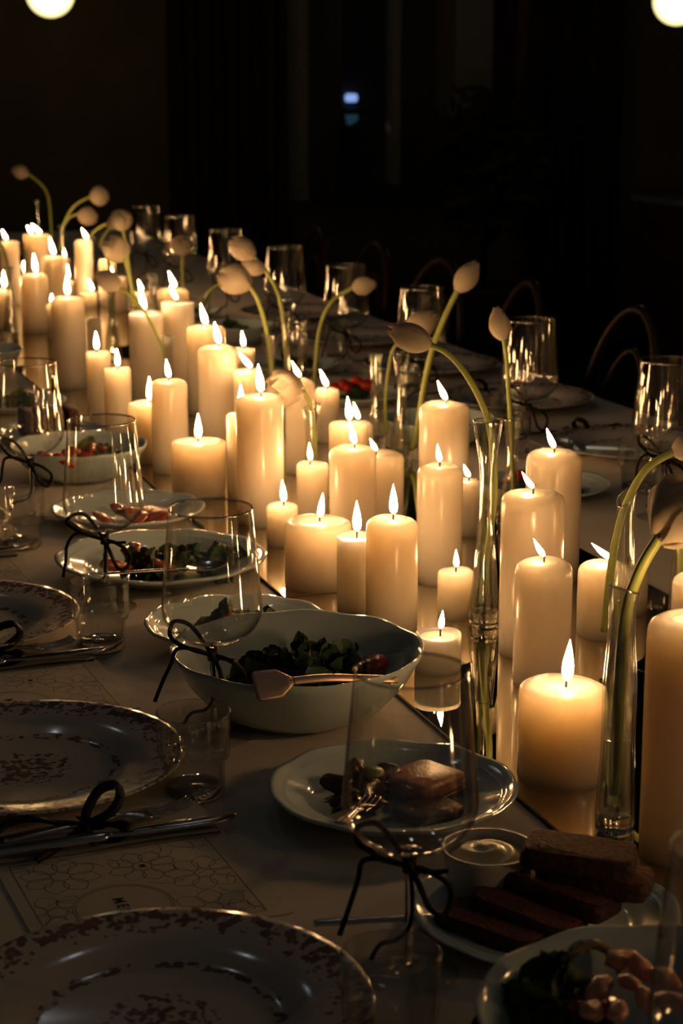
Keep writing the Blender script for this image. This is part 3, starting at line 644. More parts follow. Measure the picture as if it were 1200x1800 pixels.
tulip([(246, 640), (238, 560), (229, 490), (222, 440), (216, 405)], D_('v12'), (206, 384, 200, 371, 24), 'tulip on a vertical stem beside the round yellowish one', r=.0036)
tulip([(329, 556), (324, 515), (321, 480), (321, 447)], D_('v17'), (320, 431, 318, 418, 33), 'small round tulip upright at the edge of the dark', r=.0045, flare=.3, face=1.5)
tulip([(356, 560), (361, 526), (373, 508), (392, 497)], D_('v18'), (408, 489, 424, 482, 36), 'tulip behind the broad veined one with a short green stem', r=.0042, flare=.1)
tulip([(25, 530), (15, 470), (0, 425), (-20, 395)], D_('v20'), (-30, 385, -48, 380, 26), 'tulip leaving the picture at the left edge, only its stem in view', r=.0035)
tulip([(1195, 1060), (1197, 960), (1203, 862), (1225, 760)], D_('v19'), (1240, 730, 1250, 700, 50), 'tulip stem in the vase cut by the right edge', r=.0045)

# ================================================================== GLASSWARE
Bp = smoothpts([(.0022, 0, .1045), (.012, 0, .1055), (.026, 0, .1095), (.040, 0, .118), (.0495, 0, .130), (.0530, 0, .144), (.0515, 0, .165), (.0480, 0, .205), (.0435, 0, .252)], 4)
bowl_me = MB().lathe([(p.x, p.z) for p in Bp], 64).mesh('bowl', M['glass'])
bowl_in = MB().lathe([(max(.001, p.x-.0011), p.z+.0012) for p in Bp[:-2]], 64).mesh('bowl_lining', M['inner'])
rim_me = MB().lathe([(.0442, .2500), (.0445, .2515), (.0436, .2530), (.0425, .2522), (.0422, .2500)], 64).mesh('rim', M['rimglass'])
stem_me = MB().lathe([(.0001, .008), (.0048, .008), (.0036, .020), (.0032, .060), (.0034, .092), (.0055, .1015), (.0090, .1058), (.0001, .1062)], 20).mesh('stem', M['solid'])
foot_me = MB().lathe([(.0385, .0006), (.0393, .0014), (.0385, .0022), (.020, .0042), (.008, .0065), (.0048, .010)], 48).mesh('foot', M['vase'])
def bow_mesh(seed):
    rd = random.Random(seed); j = lambda s=.004: rd.uniform(-s, s)
    X = RIGHT
    def pt(x, z, y=0): return X*(x) + fh*y + Vector((0, 0, z))
    Z0 = .094; g_ = MB(); wd = (fh*.35+UPZ*.94)
    def rb(l, w_=.0062, wdir=None): g_.strip(smoothpts([pt(a, Z0+b, c) for a, b, c in l], 6), w_*.85, wdir or (-fh+UPZ*.3))
    rb([(0, 0, -.006), (-.02, .008, -.012), (-.034+j(), .016, -.014), (-.044+j(), .026+j(), -.012), (-.040, .036+j(), -.006), (-.026, .033, 0), (-.014, .020, 0), (0, 0, -.005)], .0055)
    rb([(0, 0, -.006), (-.018, .010, -.016), (-.036, .011, -.02), (-.043+j(), -.004, -.022), (-.048+j(), -.024, -.022), (-.056+j(), -.048+j(), -.024)], .0048)
    rb([(0, 0, -.006), (.008, -.014, -.014), (.015+j(), -.032+j(), -.016), (.026, -.038+j(), -.014), (.034+j(), -.030, -.01), (.031, -.016, -.006), (.014, -.004, -.005), (0, 0, -.006)], .0058)
    rb([(0, 0, -.005), (.002, -.022, -.012), (.000, -.046, -.014), (-.010+j(), -.056, -.018), (-.022+j(), -.060, -.018), (-.032+j(), -.072, -.02)], .0042)
    rb([(0, 0, -.006), (.012, -.002, -.012), (.026+j(), -.004+j(), -.014)], .0045)
    g_.tube([pt(.0, Z0-.007), pt(.0, Z0+.007)], .0058, 12)
    g_.tube(smoothpts([pt(-.004, Z0+.005, -.006), pt(0, Z0, -.009), pt(.005, Z0-.006, -.006)], 3), .0034, 8)
    return g_.mesh('ribbon_bow', M['ribbon'])
def wineglass(x, y, label, group, bow=None, rz=0.0):
    t = thing('wine_glass', (x, y, TZ), label, 'wine glass', group, rz)
    for n_, me in (('bowl', bowl_me), ('bowl_lining', bowl_in), ('rim', rim_me), ('stem', stem_me), ('foot', foot_me)): child(n_, me, t)
    if bow is not None:
        b_ = child('ribbon_bow', bow_mesh(bow), t); b_['label'] = 'black ribbon tied in a bow round the stem'
GX, GY = .566, .887
GL = [(GX, GY, 'very near wine glass at the bottom right corner, only its blurred edge in view'),
      (.503, 1.262, 'largest wine glass in the foreground in front of the meat plate'),
      (.503, 1.827, 'wine glass left of the big salad bowl'),
      (.503, 2.348, 'wine glass in front of the plate with red tomato slices'),
      (.500, 2.860, 'wine glass near the left edge before the bowl with red and green salad'),
      (.500, 3.42, 'wine glass cut by the left edge, farthest on the near side')]
for i, (x, y, lb) in enumerate(GL): wineglass(x, y, lb, 'wine glasses along the near side', bow=i+1)
GR = [(1.44, 2.55, 'wine glass cut by the right edge on the far side of the table'),
      (1.44, 3.05, 'nearest fully seen far-side wine glass, right of the upright tulip bud'),
      (1.44, 3.573, 'far-side wine glass behind the peach-lit slanting tulip'),
      (1.44, 4.035, 'far-side wine glass behind the small right-leaning tulip'),
      (1.44, 4.49, 'far-side wine glass between the small right-leaning and the highest middle tulip'),
      (1.44, 5.02, 'far-side wine glass behind the highest middle tulip'),
      (1.44, 5.52, 'far-side wine glass behind the small round upright tulip'),
      (1.44, 5.95, 'farthest wine glass in view on the far side')]
for i, (x, y, lb) in enumerate(GR): wineglass(x, y, lb, 'wine glasses along the far side', bow=20+i)
# tumblers
def flute(r, z, a): return (r*(1+(.012*math.cos(a*22) if .044 < z < .080 else 0)), z)
tp = [(.0285, .001), (.0300, .004), (.0302, .034), (.0312, .0385), (.0345, .0405), (.0352, .044), (.0358, .060), (.0362, .080), (.0364, .086)]
tum_out = MB().lathe(tp, 88, mod=flute).mesh('fluted_wall', M['vase'])
tum_in = MB().lathe([(.0001, .0125)]+[(.0275, .0130), (.0282, .035), (.0318, .0425), (.0340, .080), (.0350, .086)], 64).mesh('inner_wall', M['glass'])
tum_rim = MB().lathe([(.0350, .086), (.0357, .0866), (.0364, .086)], 64).mesh('rim', M['rimglass'])
tum_base = MB().lathe([(.0001, .0022), (.018, .0012), (.0268, .0008), (.0278, .003), (.0276, .0105), (.024, .0118), (.0001, .0105)], 48).mesh('thick_base', M['solid'])
def tumbler(x, y, label, group):
    t = thing('water_tumbler', (x, y, TZ), label, 'tumbler', group)
    for n_, me in (('fluted_wall', tum_out), ('inner_wall', tum_in), ('rim', tum_rim), ('thick_base', tum_base)): child(n_, me, t)
for x, y, lb in [(.441, 1.140, 'fluted water tumbler in the foreground below the largest wine glass'), (.442, 1.681, 'fluted water tumbler beside the second floral plate'),
                 (.458, 2.178, 'fluted water tumbler right of the third floral plate, before the oval salad platter'), (.455, 2.708, 'blurred water tumbler at the left edge'), (.455, 3.24, 'water tumbler beyond the left edge glass')]:
    tumbler(x, y, lb, 'water tumblers along the near side')
for y, lb in [(2.74, 'far-side tumbler behind the right-hand candles'), (3.27, 'tumbler near the far-side glass by the upright tulip bud'), (3.8, 'dim tumbler by the far-side glass of the slanting tulip'), (4.26, 'dim tumbler by the far-side glass of the small leaning tulip'), (4.75, 'dim tumbler by the far-side glass of the highest tulip')]:
    tumbler(1.50, y, lb, 'water tumblers along the far side')

# ================================================================== CROCKERY
charger_me = MB().lathe([(.0001, .0045), (.088, .005), (.098, .0075), (.106, .0125), (.125, .0165), (.156, .0215), (.161, .0222), (.1615, .0205), (.125, .0135), (.104, .0088), (.090, .0012), (.070, .0010), (.068, .003), (.0001, .003)][::-1], 72).mesh('charger', M['floral'])
def card_parts():
    # card in local coords: x to the right of the picture, y away; text reads towards -y
    W, H = .215, .190
    base = MB().box(-W, 0, -H, 0, 0, .0006)
    ln = MB(); Z = .00075; wl = .00055
    def line(pts, wd=wl, clip=True):
        prev = None
        for p in pts:
            ok = (-W+.012 <= p[0] <= -.020) and (-H+.012 <= p[1] <= -.010)
            if clip and ok: 
                dx, dy = (p[0]+.130), (p[1]+.124)
                if dx*dx+dy*dy < .0430**2: ok = False
            if not clip: ok = True
            if ok and prev is not None:
                a = Vector((*prev, Z)); b = Vector((*p, Z)); d = (b-a)
                if d.length > 1e-6:
                    n_ = Vector((-d.y, d.x, 0)).normalized()*wd/2
                    ln.add([a-n_, b-n_, b+n_, a+n_], [(0, 1, 2, 3)])
            prev = p if ok else None
    def flower(cx, cy, R_, k, rot):
        line([(cx+.0085*math.cos(a), cy+.0085*math.sin(a)) for a in [2*PI*i/20 for i in range(21)]])
        for i in range(k):
            a = rot+2*PI*i/k; ca, sa = math.cos(a), math.sin(a)
            for s in (-1, 1):
                pts = []
                for j in range(15):
                    t = j/14; rr = .0085+t*(R_-.0085); wv = s*R_*.30*math.sin(PI*t)**.8
                    pts.append((cx+rr*ca-wv*sa, cy+rr*sa+wv*ca))
                line(pts)
    rd = random.Random(3)
    for cx, cy, R_, k, rot in ((-.092, -.081+.03, .032, 8, .2), (-.045, -.085, .036, 8, .5), (-.060, -.155, .036, 7, .5), (-.165, -.045, .036, 8, .4), (-.185, -.115, .034, 7, .0), (-.140, -.165, .036, 8, .3), (-.03, -.175, .03, 7, .2), (-.205, -.17, .03, 6, .2)):
        flower(cx, cy, R_, k, rot)
    for i in range(26):
        cx, cy = rd.uniform(-W, 0), rd.uniform(-H, 0); r = rd.uniform(.012, .03); a0 = rd.uniform(0, 6)
        line([(cx+r*math.cos(a0+t*.14), cy+r*.8*math.sin(a0+t*.14)) for t in range(12)])
    for r in (.043, .0405): line([(-.130+r*math.cos(a), -.124+r*math.sin(a)) for a in [2*PI*i/48 for i in range(49)]], clip=False)
    x0, x1, y0, y1 = -W+.012, -.020, -H+.012, -.010
    for a, b in (((x0, y0), (x1, y0)), ((x1, y0), (x1, y1)), ((x1, y1), (x0, y1)), ((x0, y1), (x0, y0))): line([a, b], .0007, False)
    return base.mesh('card_sheet', M['card'], False), ln.mesh('printed_pattern', M['ink'], False)
CS, CP = card_parts()
def text_curve(body, size, off):
    c = bpy.data.curves.new('printed_word', 'FONT'); c.resolution_u = 3; c.body = body; c.size = size; c.align_x = 'CENTER'; c.align_y = 'CENTER'; c.offset = off; c.materials.append(M['inkdark']); c.space_character = 1.3
    o = bpy.data.objects.new('w', c); COL.objects.link(o); bpy.context.view_layer.update(); me = bpy.data.meshes.new_from_object(o.evaluated_get(bpy.context.evaluated_depsgraph_get())); bpy.data.objects.remove(o); return me
MENU = text_curve('MENU', .0145, .00022); MON = text_curve('M', .0085, .0003)
napk_me = MB().grid(lambda u, v: (-.235*u, .185*v, .0035+.0012*math.sin(u*7+v*3)+.0008*math.sin(v*11)), 20, 14)
n0 = len(napk_me.v); napk_me.grid(lambda u, v: (-.235*(1-u), .185*v, .0008), 20, 14)
napk_me.add([(0, 0, .0035), (0, .185, .0035), (0, .185, .0008), (0, 0, .0008)], [(0, 3, 2, 1)])
napk_me = napk_me.mesh('napkin', M['napkin'])
def fork_bits():
    h_ = MB().tube(smoothpts([(-.19, 0, .0052), (-.15, 0, .0056), (-.09, 0, .0056), (-.075, 0, .0062), (-.060, 0, .0052), (-.043, 0, .0040)], 4), [(x, .0012) for x in [.0062, .0066, .0068, .0064, .0058, .0050, .0046, .0040, .0036, .0032, .0028, .0026, .0026, .0028, .0032, .0040, .0060, .0086, .0108, .0114, .0112]], 8, flat=(0, 1, 0))
    tn = MB().tube(smoothpts([(-.046, 0, .0041), (-.025, 0, .0035), (-.008, 0, .0050), (0, 0, .0072)], 4), [(.00125-.00005*i, .0008) for i in range(13)], 6, flat=(0, 1, 0))
    return h_.mesh('handle', M['steel']), tn.mesh('tine', M['steel'])
FH, FT = fork_bits()
knife_h = MB().tube(smoothpts([(-.235, 0, .0055), (-.20, 0, .0060), (-.15, 0, .0058), (-.125, 0, .0055)], 4), [(.0040+.0022*math.sin(PI*i/13), .0030) for i in range(13)], 10, flat=(0, 1, 0)).mesh('handle', M['steel'])
knife_b = MB().tube(smoothpts([(-.127, 0, .0052), (-.09, .001, .0050), (-.04, .001, .0048), (-.015, .002, .0046), (0, .004, .0045)], 4), [(x, .0011) for x in (.0040, .0055, .0075, .0088, .0094, .0098, .0100, .0100, .0100, .0100, .0099, .0096, .0090, .0075, .0055, .0034, .0010)], 8, flat=(0, 1, 0)).mesh('blade', M['steel'])
def spoon_meshes():
    h_ = MB().tube(smoothpts([(-.2, 0, .014), (-.15, 0, .012), (-.08, 0, .008), (-.045, 0, .006)], 5), [(.0058-.0002*i, .0016) for i in range(16)], 8, flat=(0, 1, 0))
    b_ = MB(); b_.grid(lambda u, v: (-.048+.062*u, (v*2-1)*.0185*math.sin(PI*min(.999, max(.02, u)))**.55, .006-.006*math.sin(PI*u)*(1-(v*2-1)**2)), 12, 8)
    b_.grid(lambda u, v: (-.048+.062*u, (1-v*2)*.0185*math.sin(PI*min(.999, max(.02, u)))**.55, .005-.0062*math.sin(PI*u)*(1-(v*2-1)**2)), 12, 8)
    return h_, b_
SH, SBm = spoon_meshes(); SHs = SH.mesh('handle', M['steel']); SBs = SBm.mesh('spoon_bowl', M['steel'])
nrib = 0
def setting(y0, side, pos, far=False):
    """side +1: near (left) side, -1: far side, turned by half a turn about the table's axis"""
    global nrib
    def W(x, y, z=0):
        return (x, y0+y, TZ+z) if side > 0 else (1.94-x, y0-y, TZ+z)
    rz = 0 if side > 0 else PI; cx = .295
    t = tag(bpy.data.objects.new('floral_charger_plate', charger_me), 'wide floral-printed plate '+pos, 'plate', 'floral charger plates'); COL.objects.link(t); t.location = W(cx, 0, .0012); t.rotation_euler = (0, 0, random.uniform(0, 6))
    # menu card
    c = thing('menu_card', W(.442, .345, .0004), 'cream menu card printed with line-drawn flowers '+pos, 'menu card', 'flower-pattern menu cards', rz=rz+.05)
    child('card_sheet', CS, c)
    if not far:
        child('printed_pattern', CP, c)
        a = child('printed_word', MENU, c, (-.131, -.130, .0009), (0, 0, -PI/2)); child('printed_letter', MON, c, (-.092, -.051, .0009), (0, 0, -PI/2))
    # napkin, fork, knife, ribbon
    n_ = tag(bpy.data.objects.new('napkin', napk_me), 'folded white linen napkin '+pos, 'napkin', 'linen napkins at the place settings'); COL.objects.link(n_); n_.location = W(.438, .335, .0008); n_.rotation_euler = (0, 0, rz+.02)
    f_ = thing('fork', W(.424, .390, .0042), 'silver fork on the napkin '+pos, 'fork', 'forks at the place settings', rz=rz+.16)
    child('handle', FH, f_, scale=(1, 1.25, 1.7))
    for k in range(4): child('tine', FT, f_, (0, -.0090+.006*k, .001), scale=(1, 1.3, 1.6))
    k_ = thing('knife', W(.458, .346, .0042), 'silver table knife on the napkin '+pos, 'knife', 'knives at the place settings', rz=rz+.03)
    child('handle', knife_h, k_, scale=(1, 1.4, 1.3)); child('blade', knife_b, k_, scale=(1, 1.15, 1.6))
    b_ = thing('cutlery_ribbon', W(.318, .366, .004), 'black ribbon bow tied round the cutlery '+pos, 'ribbon', 'ribbons round the cutlery', rz=rz)
    nrib += 1; rd = random.Random(50+nrib); j = lambda: rd.uniform(-.004, .004); g_ = MB()
    def rb(l, w_=.0075): g_.strip(smoothpts(l, 6), w_, (.1, -.75, .65))
    rb([(0, 0, .010), (.004, .012, .020+j()*.3), (.018+j(), .022, .034), (.034, .020, .038), (.038+j(), .012, .028), (.024, .004, .018), (0, 0, .010)], .0095)
    rb([(0, 0, .010), (.014, -.008, .012), (.028, -.018, .014+j()*.2), (.036, -.024, .010), (.022, -.026, .006), (.004, -.016, .004), (0, -.002, .009)], .0095)
    rb([(0, 0, .010), (-.020, .004, .013), (-.050, .010, .020), (-.072+j(), .006, .018), (-.095, -.010, .006), (-.105, -.030, .003)])
    rb([(0, 0, .009), (-.015, -.012, .007), (-.035+j(), -.030, .004), (-.055, -.046, .0030)])
    rb([(0, -.034, .0035), (0, -.022, .0105), (0, 0, .0115), (0, .020, .0105), (0, .034, .0035)], .006)
    g_.obj('ribbon_bow', M['ribbon'], b_)
near = [(1.240, 'at the bottom left, nearest setting'), (1.790, 'at the second place setting from the front'), (2.312, 'at the third place setting from the front'), (2.84, 'at the fourth place setting, left edge')]
for y, p_ in near: setting(y, 1, p_)
tag(None, None) if False else None
farp = [(2.45, 'opposite the front vase'), (2.98, 'below the nearest far-side wine glass'), (3.50, 'across the table behind the lone tall candle'), (3.98, 'across the table behind the slanting tulip'), (4.45, 'across the table behind the small leaning tulip'), (4.98, 'across the table behind the broad veined tulip')]
for y, p_ in farp: setting(y+.04, -1, p_, far=True)

def scallop(n, amp, r0):
    amp *= .5
    def f(r, z, a):
        k = max(0, (r-r0)); return (r*(1+amp*(abs(math.cos(a*n/2))**.8-.5)*min(1, k*40)), z + .0011*min(1, k*40)*math.cos(a*n))
    return f
def dish(kind, x, y, dia, h, label, name='serving_plate', m='porc', z=0):
    R_ = dia/2
    if kind == 'plate':
        pr = [(.0001, .0008), (R_*.56, .0008), (R_*.60, .003), (R_*.72, h*.45), (R_*.985, h*.86), (R_, h*.97), (R_*.995, h), (R_*.95, h*.985), (R_*.93, h*.90), (R_*.91, h*.84+.0014), (R_*.895, h*.80), (R_*.87, h*.79+.0012), (R_*.855, h*.75), (R_*.74, h*.66), (R_*.68, h*.40), (R_*.60, .0052), (.0001, .0048)]
        md = scallop(10, .022, R_*.80)
    elif kind == 'bowl':
        pr = [(.0001, .0010), (R_*.50, .0008), (R_*.53, .003), (R_*.70, h*.20), (R_*.86, h*.52), (R_*.965, h*.86), (R_, h*.985), (R_*.995, h), (R_*.965, h*.985), (R_*.93, h*.86), (R_*.83, h*.52), (R_*.66, h*.23), (R_*.48, .0075), (.0001, .0065)]
        md = scallop(10, .022, R_*.80)
    else:  # ramekin
        pr = [(.0001, .001), (R_*.80, .001), (R_*.86, .004), (R_*.97, h*.9), (R_, h), (R_*.95, h), (R_*.92, h*.9), (R_*.80, .006), (.0001, .005)]; md = None
    o = MB().lathe(pr, 80, mod=md).obj(name, M[m], loc=(x, y, TZ+.0012+z)); o.rotation_euler = (0, 0, random.uniform(0, .6)); return tag(o, label, 'bowl' if kind != 'plate' else 'plate', 'shared dishes of food')
# food makers
def leaf_meshes(m):
    out = []
    for s in range(4):
        rd = random.Random(s+11); ph = [rd.uniform(0, 6) for _ in range(5)]
        def fn(u, v):
            t = v; wv = .34*math.sin(PI*min(.995, t**.75+.02))**.7*(1+.18*math.sin(t*30+ph[0]))
            x = (u*2-1)*wv
            return (x, t-.5, .12*math.sin(t*4+ph[1])+.10*math.sin(u*9+ph[2]+t*6)+.28*abs(u*2-1)**1.4*math.sin(t*3+ph[3])+.05*math.sin(u*19+t*15))
        g_ = MB().grid(fn, 8, 12); g_.grid(lambda u, v: (lambda p: (p[0], p[1], p[2]-.014))(fn(1-u, v)), 8, 12)
        out.append(g_.mesh('leaf', m))
    return out
LM = leaf_meshes(M['leaf']); LM2 = leaf_meshes(M['leaf2'])
def salad(x, y, z, rx, ry, hz, n, size, label, pale=.2, name='leaf_salad'):
    t = thing(name, (x, y, TZ+z), label, 'salad', 'leafy salads'); rd = random.Random(int(x*1000+y*777))
    for i in range(n):
        a = rd.uniform(0, 2*PI); r = rd.random()**.6
        zz = hz*(1-r*r)*rd.uniform(.55, 1)
        s = size*rd.uniform(.7, 1.15)
        child('leaf', rd.choice(LM2 if rd.random() < pale else LM), t, (rx*r*math.cos(a), ry*r*math.sin(a), zz+s*.16), (rd.uniform(-.7, .7), rd.uniform(-.7, .7), rd.uniform(0, 6.28)), (s, s, s))
def chunk_mesh(seed, m, flat=.7):
    rd = random.Random(seed); g_ = MB(); o = Vector((rd.uniform(0, 9),)*3)
    pr = [(math.sin(PI*k/8), -math.cos(PI*k/8)) for k in range(9)]
    g_.lathe([(max(.001, r), z) for r, z in pr], 14)
    g_.v = [tuple(Vector(v)*(1+.35*noise.noise(Vector(v)*1.3+o))*1.0) for v in g_.v]; g_.v = [(a, b, c*flat) for a, b, c in g_.v]
    return g_.mesh('food_piece', m)
CM = {k: [chunk_mesh(i*7+j, M[k]) for i in range(3)] for j, k in enumerate(('tomato', 'carrot', 'pink', 'char', 'leaf2'))}
def chunks(name, k, cat, label, group, pts, size, sq=(1, .75, .7)):
    rd = random.Random(len(label)*3+len(pts))
    mx_ = sum(p[0] for p in pts)/len(pts); my_ = sum(p[1] for p in pts)/len(pts); rr_ = sorted(math.hypot(p[0]-mx_, p[1]-my_) for p in pts)[len(pts)//2]
    used_ = set()
    for (x, y, z) in pts:
        lab = label
        if len(pts) > 2:
            dv = Vector((x-mx_, y-my_, 0)); k_ = int(((math.atan2(dv.dot(fh), dv.dot(RIGHT))+PI/8) % (2*PI))/(PI/4))
            ph = ['at the right', 'at the back right', 'at the back', 'at the back left', 'at the left', 'at the front left', 'at the front', 'at the front right'][k_]
            lab = label + ' ' + ('inner ' if (dv.length <= rr_) else '') + ph
        o = bpy.data.objects.new(name, rd.choice(CM[k])); COL.objects.link(o); s = size*rd.uniform(.8, 1.2)
        o.location = (x, y, TZ+z); o.rotation_euler = (rd.uniform(-.4, .4), rd.uniform(-.4, .4), rd.uniform(0, 6)); o.scale = (s*sq[0], s*sq[1], s*sq[2]); tag(o, lab, cat, group)
def ring(x, y, z, r, n, seed, r0=0):
    rd = random.Random(seed); out = []
    for i in range(n):
        a = 2*PI*i/n+rd.uniform(-.3, .3); q = r0+(r-r0)*rd.random(); out.append((x+q*math.cos(a), y+q*math.sin(a), z+rd.uniform(0, .006)))
    return out
# D1 meat plate
dish('plate', .612, 1.579, .240, .026, 'white scalloped plate with meat seen through the largest wine glass')
mt = thing('terrine_slice', P(745, 1385, .012), 'pinkish terrine slice on the scalloped plate behind the largest glass', 'meat', rz=.5); mt.location.z = TZ+.012
def slab(a, b, c, seed, rnd=.25):
    g_ = MB(); n_ = 10
    ring_ = []
    for k in range(24):
        t = 2*PI*k/24; ct, st = math.cos(t), math.sin(t); e_ = .28
        ring_.append((a*math.copysign(abs(ct)**e_, ct), b*math.copysign(abs(st)**e_, st)))
    vs_ = []; fs = []
    lv = [(0, .85), (.12*c, .97), (.3*c, 1), (.7*c, 1), (.88*c, .97), (c, .88)]
    for z, s in lv:
        for (x, y) in ring_: 
            nn = noise.noise(Vector((x*60+seed, y*60, z*80)))*.0012; vs_.append((x*s+nn, y*s+nn, z+nn*.6))
    for i in range(len(lv)-1):
        for k in range(24): fs.append((i*24+k, i*24+(k+1) % 24, (i+1)*24+(k+1) % 24, (i+1)*24+k))
    fs.append(tuple(range(24))[::-1]); 
    top = [(x*.86, y*.86, c) for (x, y) in ring_]
    fs.append(tuple(5*24+k for k in range(24)))
    return g_.add(vs_, fs)
slab(.033, .030, .016, 3).obj('meat_body', M['meat'], mt)
slab(.0335, .0305, .005, 5).obj('dark_crust', M['char'], mt, loc=(0, 0, -.003))
mt2 = thing('terrine_slice', P(752, 1430, .010), 'second terrine slice with dark crust leaning in front of the first', 'meat', rz=.3); mt2.location.z = TZ+.008
o = slab(.030, .022, .010, 8).obj('meat_body', M['char'], mt2)
sld = thing('roasted_beetroot_leaf', P(640, 1392, .012), 'crumpled dark red roasted leaf with a green slice on the meat plate', 'vegetable'); sld.location.z = TZ+.016
def crumple(rx, ry, hz, m, seed):
    rd = random.Random(seed); o_ = Vector((rd.uniform(0, 9), 0, 0))
    def fn(u, v):
        a = 2*PI*u; r = v*(1+.22*math.sin(a*4+seed)+.10*math.sin(a*9)); x = rx*r*math.cos(a); y = ry*r*math.sin(a)
        return (x, y, hz*(1-(v*2-1)**2*.5)*(.7+.6*noise.noise(Vector((x*50, y*50, seed))))+hz*.5*(v-.5)*math.sin(a*5))
    g_ = MB().grid(fn, 40, 8); g_.grid(lambda u, v: (lambda p: (p[0], p[1], p[2]-.003))(fn(1-u, v)), 40, 8); return g_
crumple(.034, .030, .022, None, 2).obj('crumpled_leaf', M['char'], sld)
crumple(.030, .022, .012, None, 5).obj('crumpled_leaf', M['char'], sld, loc=(-.018, -.028, -.004))
MB().lathe([(.0001, 0), (.010, .001), (.012, .004), (.010, .007), (.0001, .008)], 18).obj('green_slice', M['leaf2'], sld, loc=(.004, -.012, .016))
# serving fork on plate 1
fk = thing('serving_fork', P(655, 1425, .02), 'small fork resting on the meat plate, seen through the largest glass', 'fork', rz=2.7); fk.location.z = TZ+.028; fk.rotation_euler = (0, .12, .9)
child('handle', FH, fk, scale=(.5, 1, 1)); [child('tine', FT, fk, (0, -.0075+.005*k, 0)) for k in range(4)]
# D2 big bowl
dish('bowl', .610, 1.868, .278, .078, 'big white bowl with wavy rim holding dark green leaves', 'salad_bowl')
salad(.606, 1.850, .028, .072, .062, .040, 50, .052, 'heap of dark glossy green leaves in the big white bowl', pale=.1)
chunks('tomato_wedge', 'tomato', 'tomato', 'red tomato wedge at the right side of the big white bowl', None, [(.697, 1.853, .052)], .014, (1, .7, 1.3))
sv = thing('salad_server', P(470, 1205, .083), 'flat-ended rose-toned salad server resting across the rim of the big white bowl', 'server')
rzv = P(590, 1192, .083)-P(470, 1205, .083); sv.rotation_euler = (.75, 0, math.atan2(rzv.y, rzv.x))
MB().tube([(-.014, 0, .000), (-.010, 0, .0), (.012, 0, .0015), (.020, 0, .003), (.026, 0, .004)], [(.015, .0012), (.018, .0014), (.017, .0015), (.010, .0016), (.0050, .0018)], 10, flat=(0, 1, 0)).obj('blade', M['copper'], sv)
MB().tube(smoothpts([(.024, 0, .0038), (.06, 0, .003), (.10, 0, -.006), (.145, 0, -.018)], 5), [(.0048, .0018)]*16, 8, flat=(0, 1, 0)).obj('handle', M['copper'], sv)
# D3
dish('plate', .622, 2.140, .230, .030, 'white dish with greens just behind the big white bowl')
salad(.628, 2.125, .012, .060, .048, .026, 24, .042, 'mixed green leaves on the dish behind the big bowl', pale=.45)
chunks('tomato_wedge', 'tomato', 'tomato', 'small red tomato piece in the dish behind the big bowl', None, [(.600, 2.105, .045)], .011)
# D4
dish('plate', .611, 2.480, .295, .030, 'wide white platter of red and dark salad behind the second wine glass', 'serving_platter')
salad(.640, 2.455, .010, .090, .045, .022, 34, .045, 'dark leaves spread over the wide platter', pale=.1)
chunks('roasted_carrot', 'carrot', 'carrot', 'roasted carrot piece on the wide platter', 'carrot pieces on the wide platter', ring(.585, 2.47, .026, .07, 9, 4), .016, (1.5, .7, .6))
sp = thing('serving_spoon', P(385, 998, .034), 'silver serving spoon lying across the wide platter', 'spoon', rz=.15)
child('spoon_bowl', SBs, sp); child('handle', SHs, sp)
# D5
dish('plate', .640, 2.807, .240, .024, 'white plate of tomato slices behind the third wine glass')
chunks('tomato_slice', 'carrot', 'tomato', 'tomato slice on the plate behind the third wine glass', 'tomato slices on the third plate', ring(.655, 2.79, .014, .07, 11, 9), .019, (1.2, 1, .35))
# D6
dish('bowl', .634, 3.148, .236, .060, 'white bowl with tomatoes and greens beside the left-edge wine glass', 'salad_bowl')
salad(.650, 3.135, .022, .060, .050, .020, 18, .045, 'greens on the right of the tomato bowl', pale=.4)
chunks('tomato_wedge', 'tomato', 'tomato', 'red tomato wedge in the bowl beside the left-edge glass', 'tomato wedges in the left bowl', ring(.600, 3.09, .046, .045, 8, 5), .018)
chunks('carrot_piece', 'carrot', 'carrot', 'orange carrot shaving in the bowl beside the left-edge glass', 'carrot shavings in the left bowl', ring(.640, 3.10, .055, .03, 4, 6), .014)
dish('plate', .640, 3.48, .22, .024, 'plate of dark bread beyond the left tomato bowl')
for i in range(4):
    t = thing('bread_slice', (.60+.028*i, 3.47, TZ+.016), 'dark bread slice beyond the tomato bowl, %s of the four' % ('leftmost', 'second from the left', 'third from the left', 'rightmost')[i], 'bread', 'bread slices on the far left plate'); slab(.011, .038, .05, i).obj('crumb', M['crust'], t)
dish('plate', .640, 3.82, .21, .024, 'plate with dark food at the left, under the far bowl'); salad(.64, 3.80, .012, .05, .05, .02, 12, .04, 'dark greens on the far left plate')
dish('bowl', .650, 4.32, .19, .060, 'grey-lit bowl at the left edge beside the dark-sided pillar candle', 'salad_bowl')
# far side dishes
for i, (y, k, lb) in enumerate([(2.75, 'plate', 'dim plate behind the front right candles'), (3.22, 'bowl', 'dim dish right of the farthest tall right candle'), (3.68, 'plate', 'dim plate of red food behind the lone tall candle'), (4.1, 'plate', 'dim plate behind the slanting tulip'), (4.6, 'bowl', 'dim bowl behind the small leaning tulip'), (5.1, 'plate', 'dim plate behind the broad veined tulip')]):
    dish(k, 1.335, y, .215, .05 if k == 'bowl' else .024, lb)
    salad(1.335, y, .02 if k == 'bowl' else .012, .05, .05, .02, 12, .04, 'dark food on the '+lb, name='leaf_salad')
    if i in (2, 0): chunks('tomato_wedge', 'tomato', 'tomato', 'tomato wedge across the table, %s dish' % ('nearest' if i == 0 else 'third'), 'tomato wedges on the %s far-side dish' % ('nearest' if i == 0 else 'third'), ring(1.31, y-.02, .04, .05, 6, i), .017)
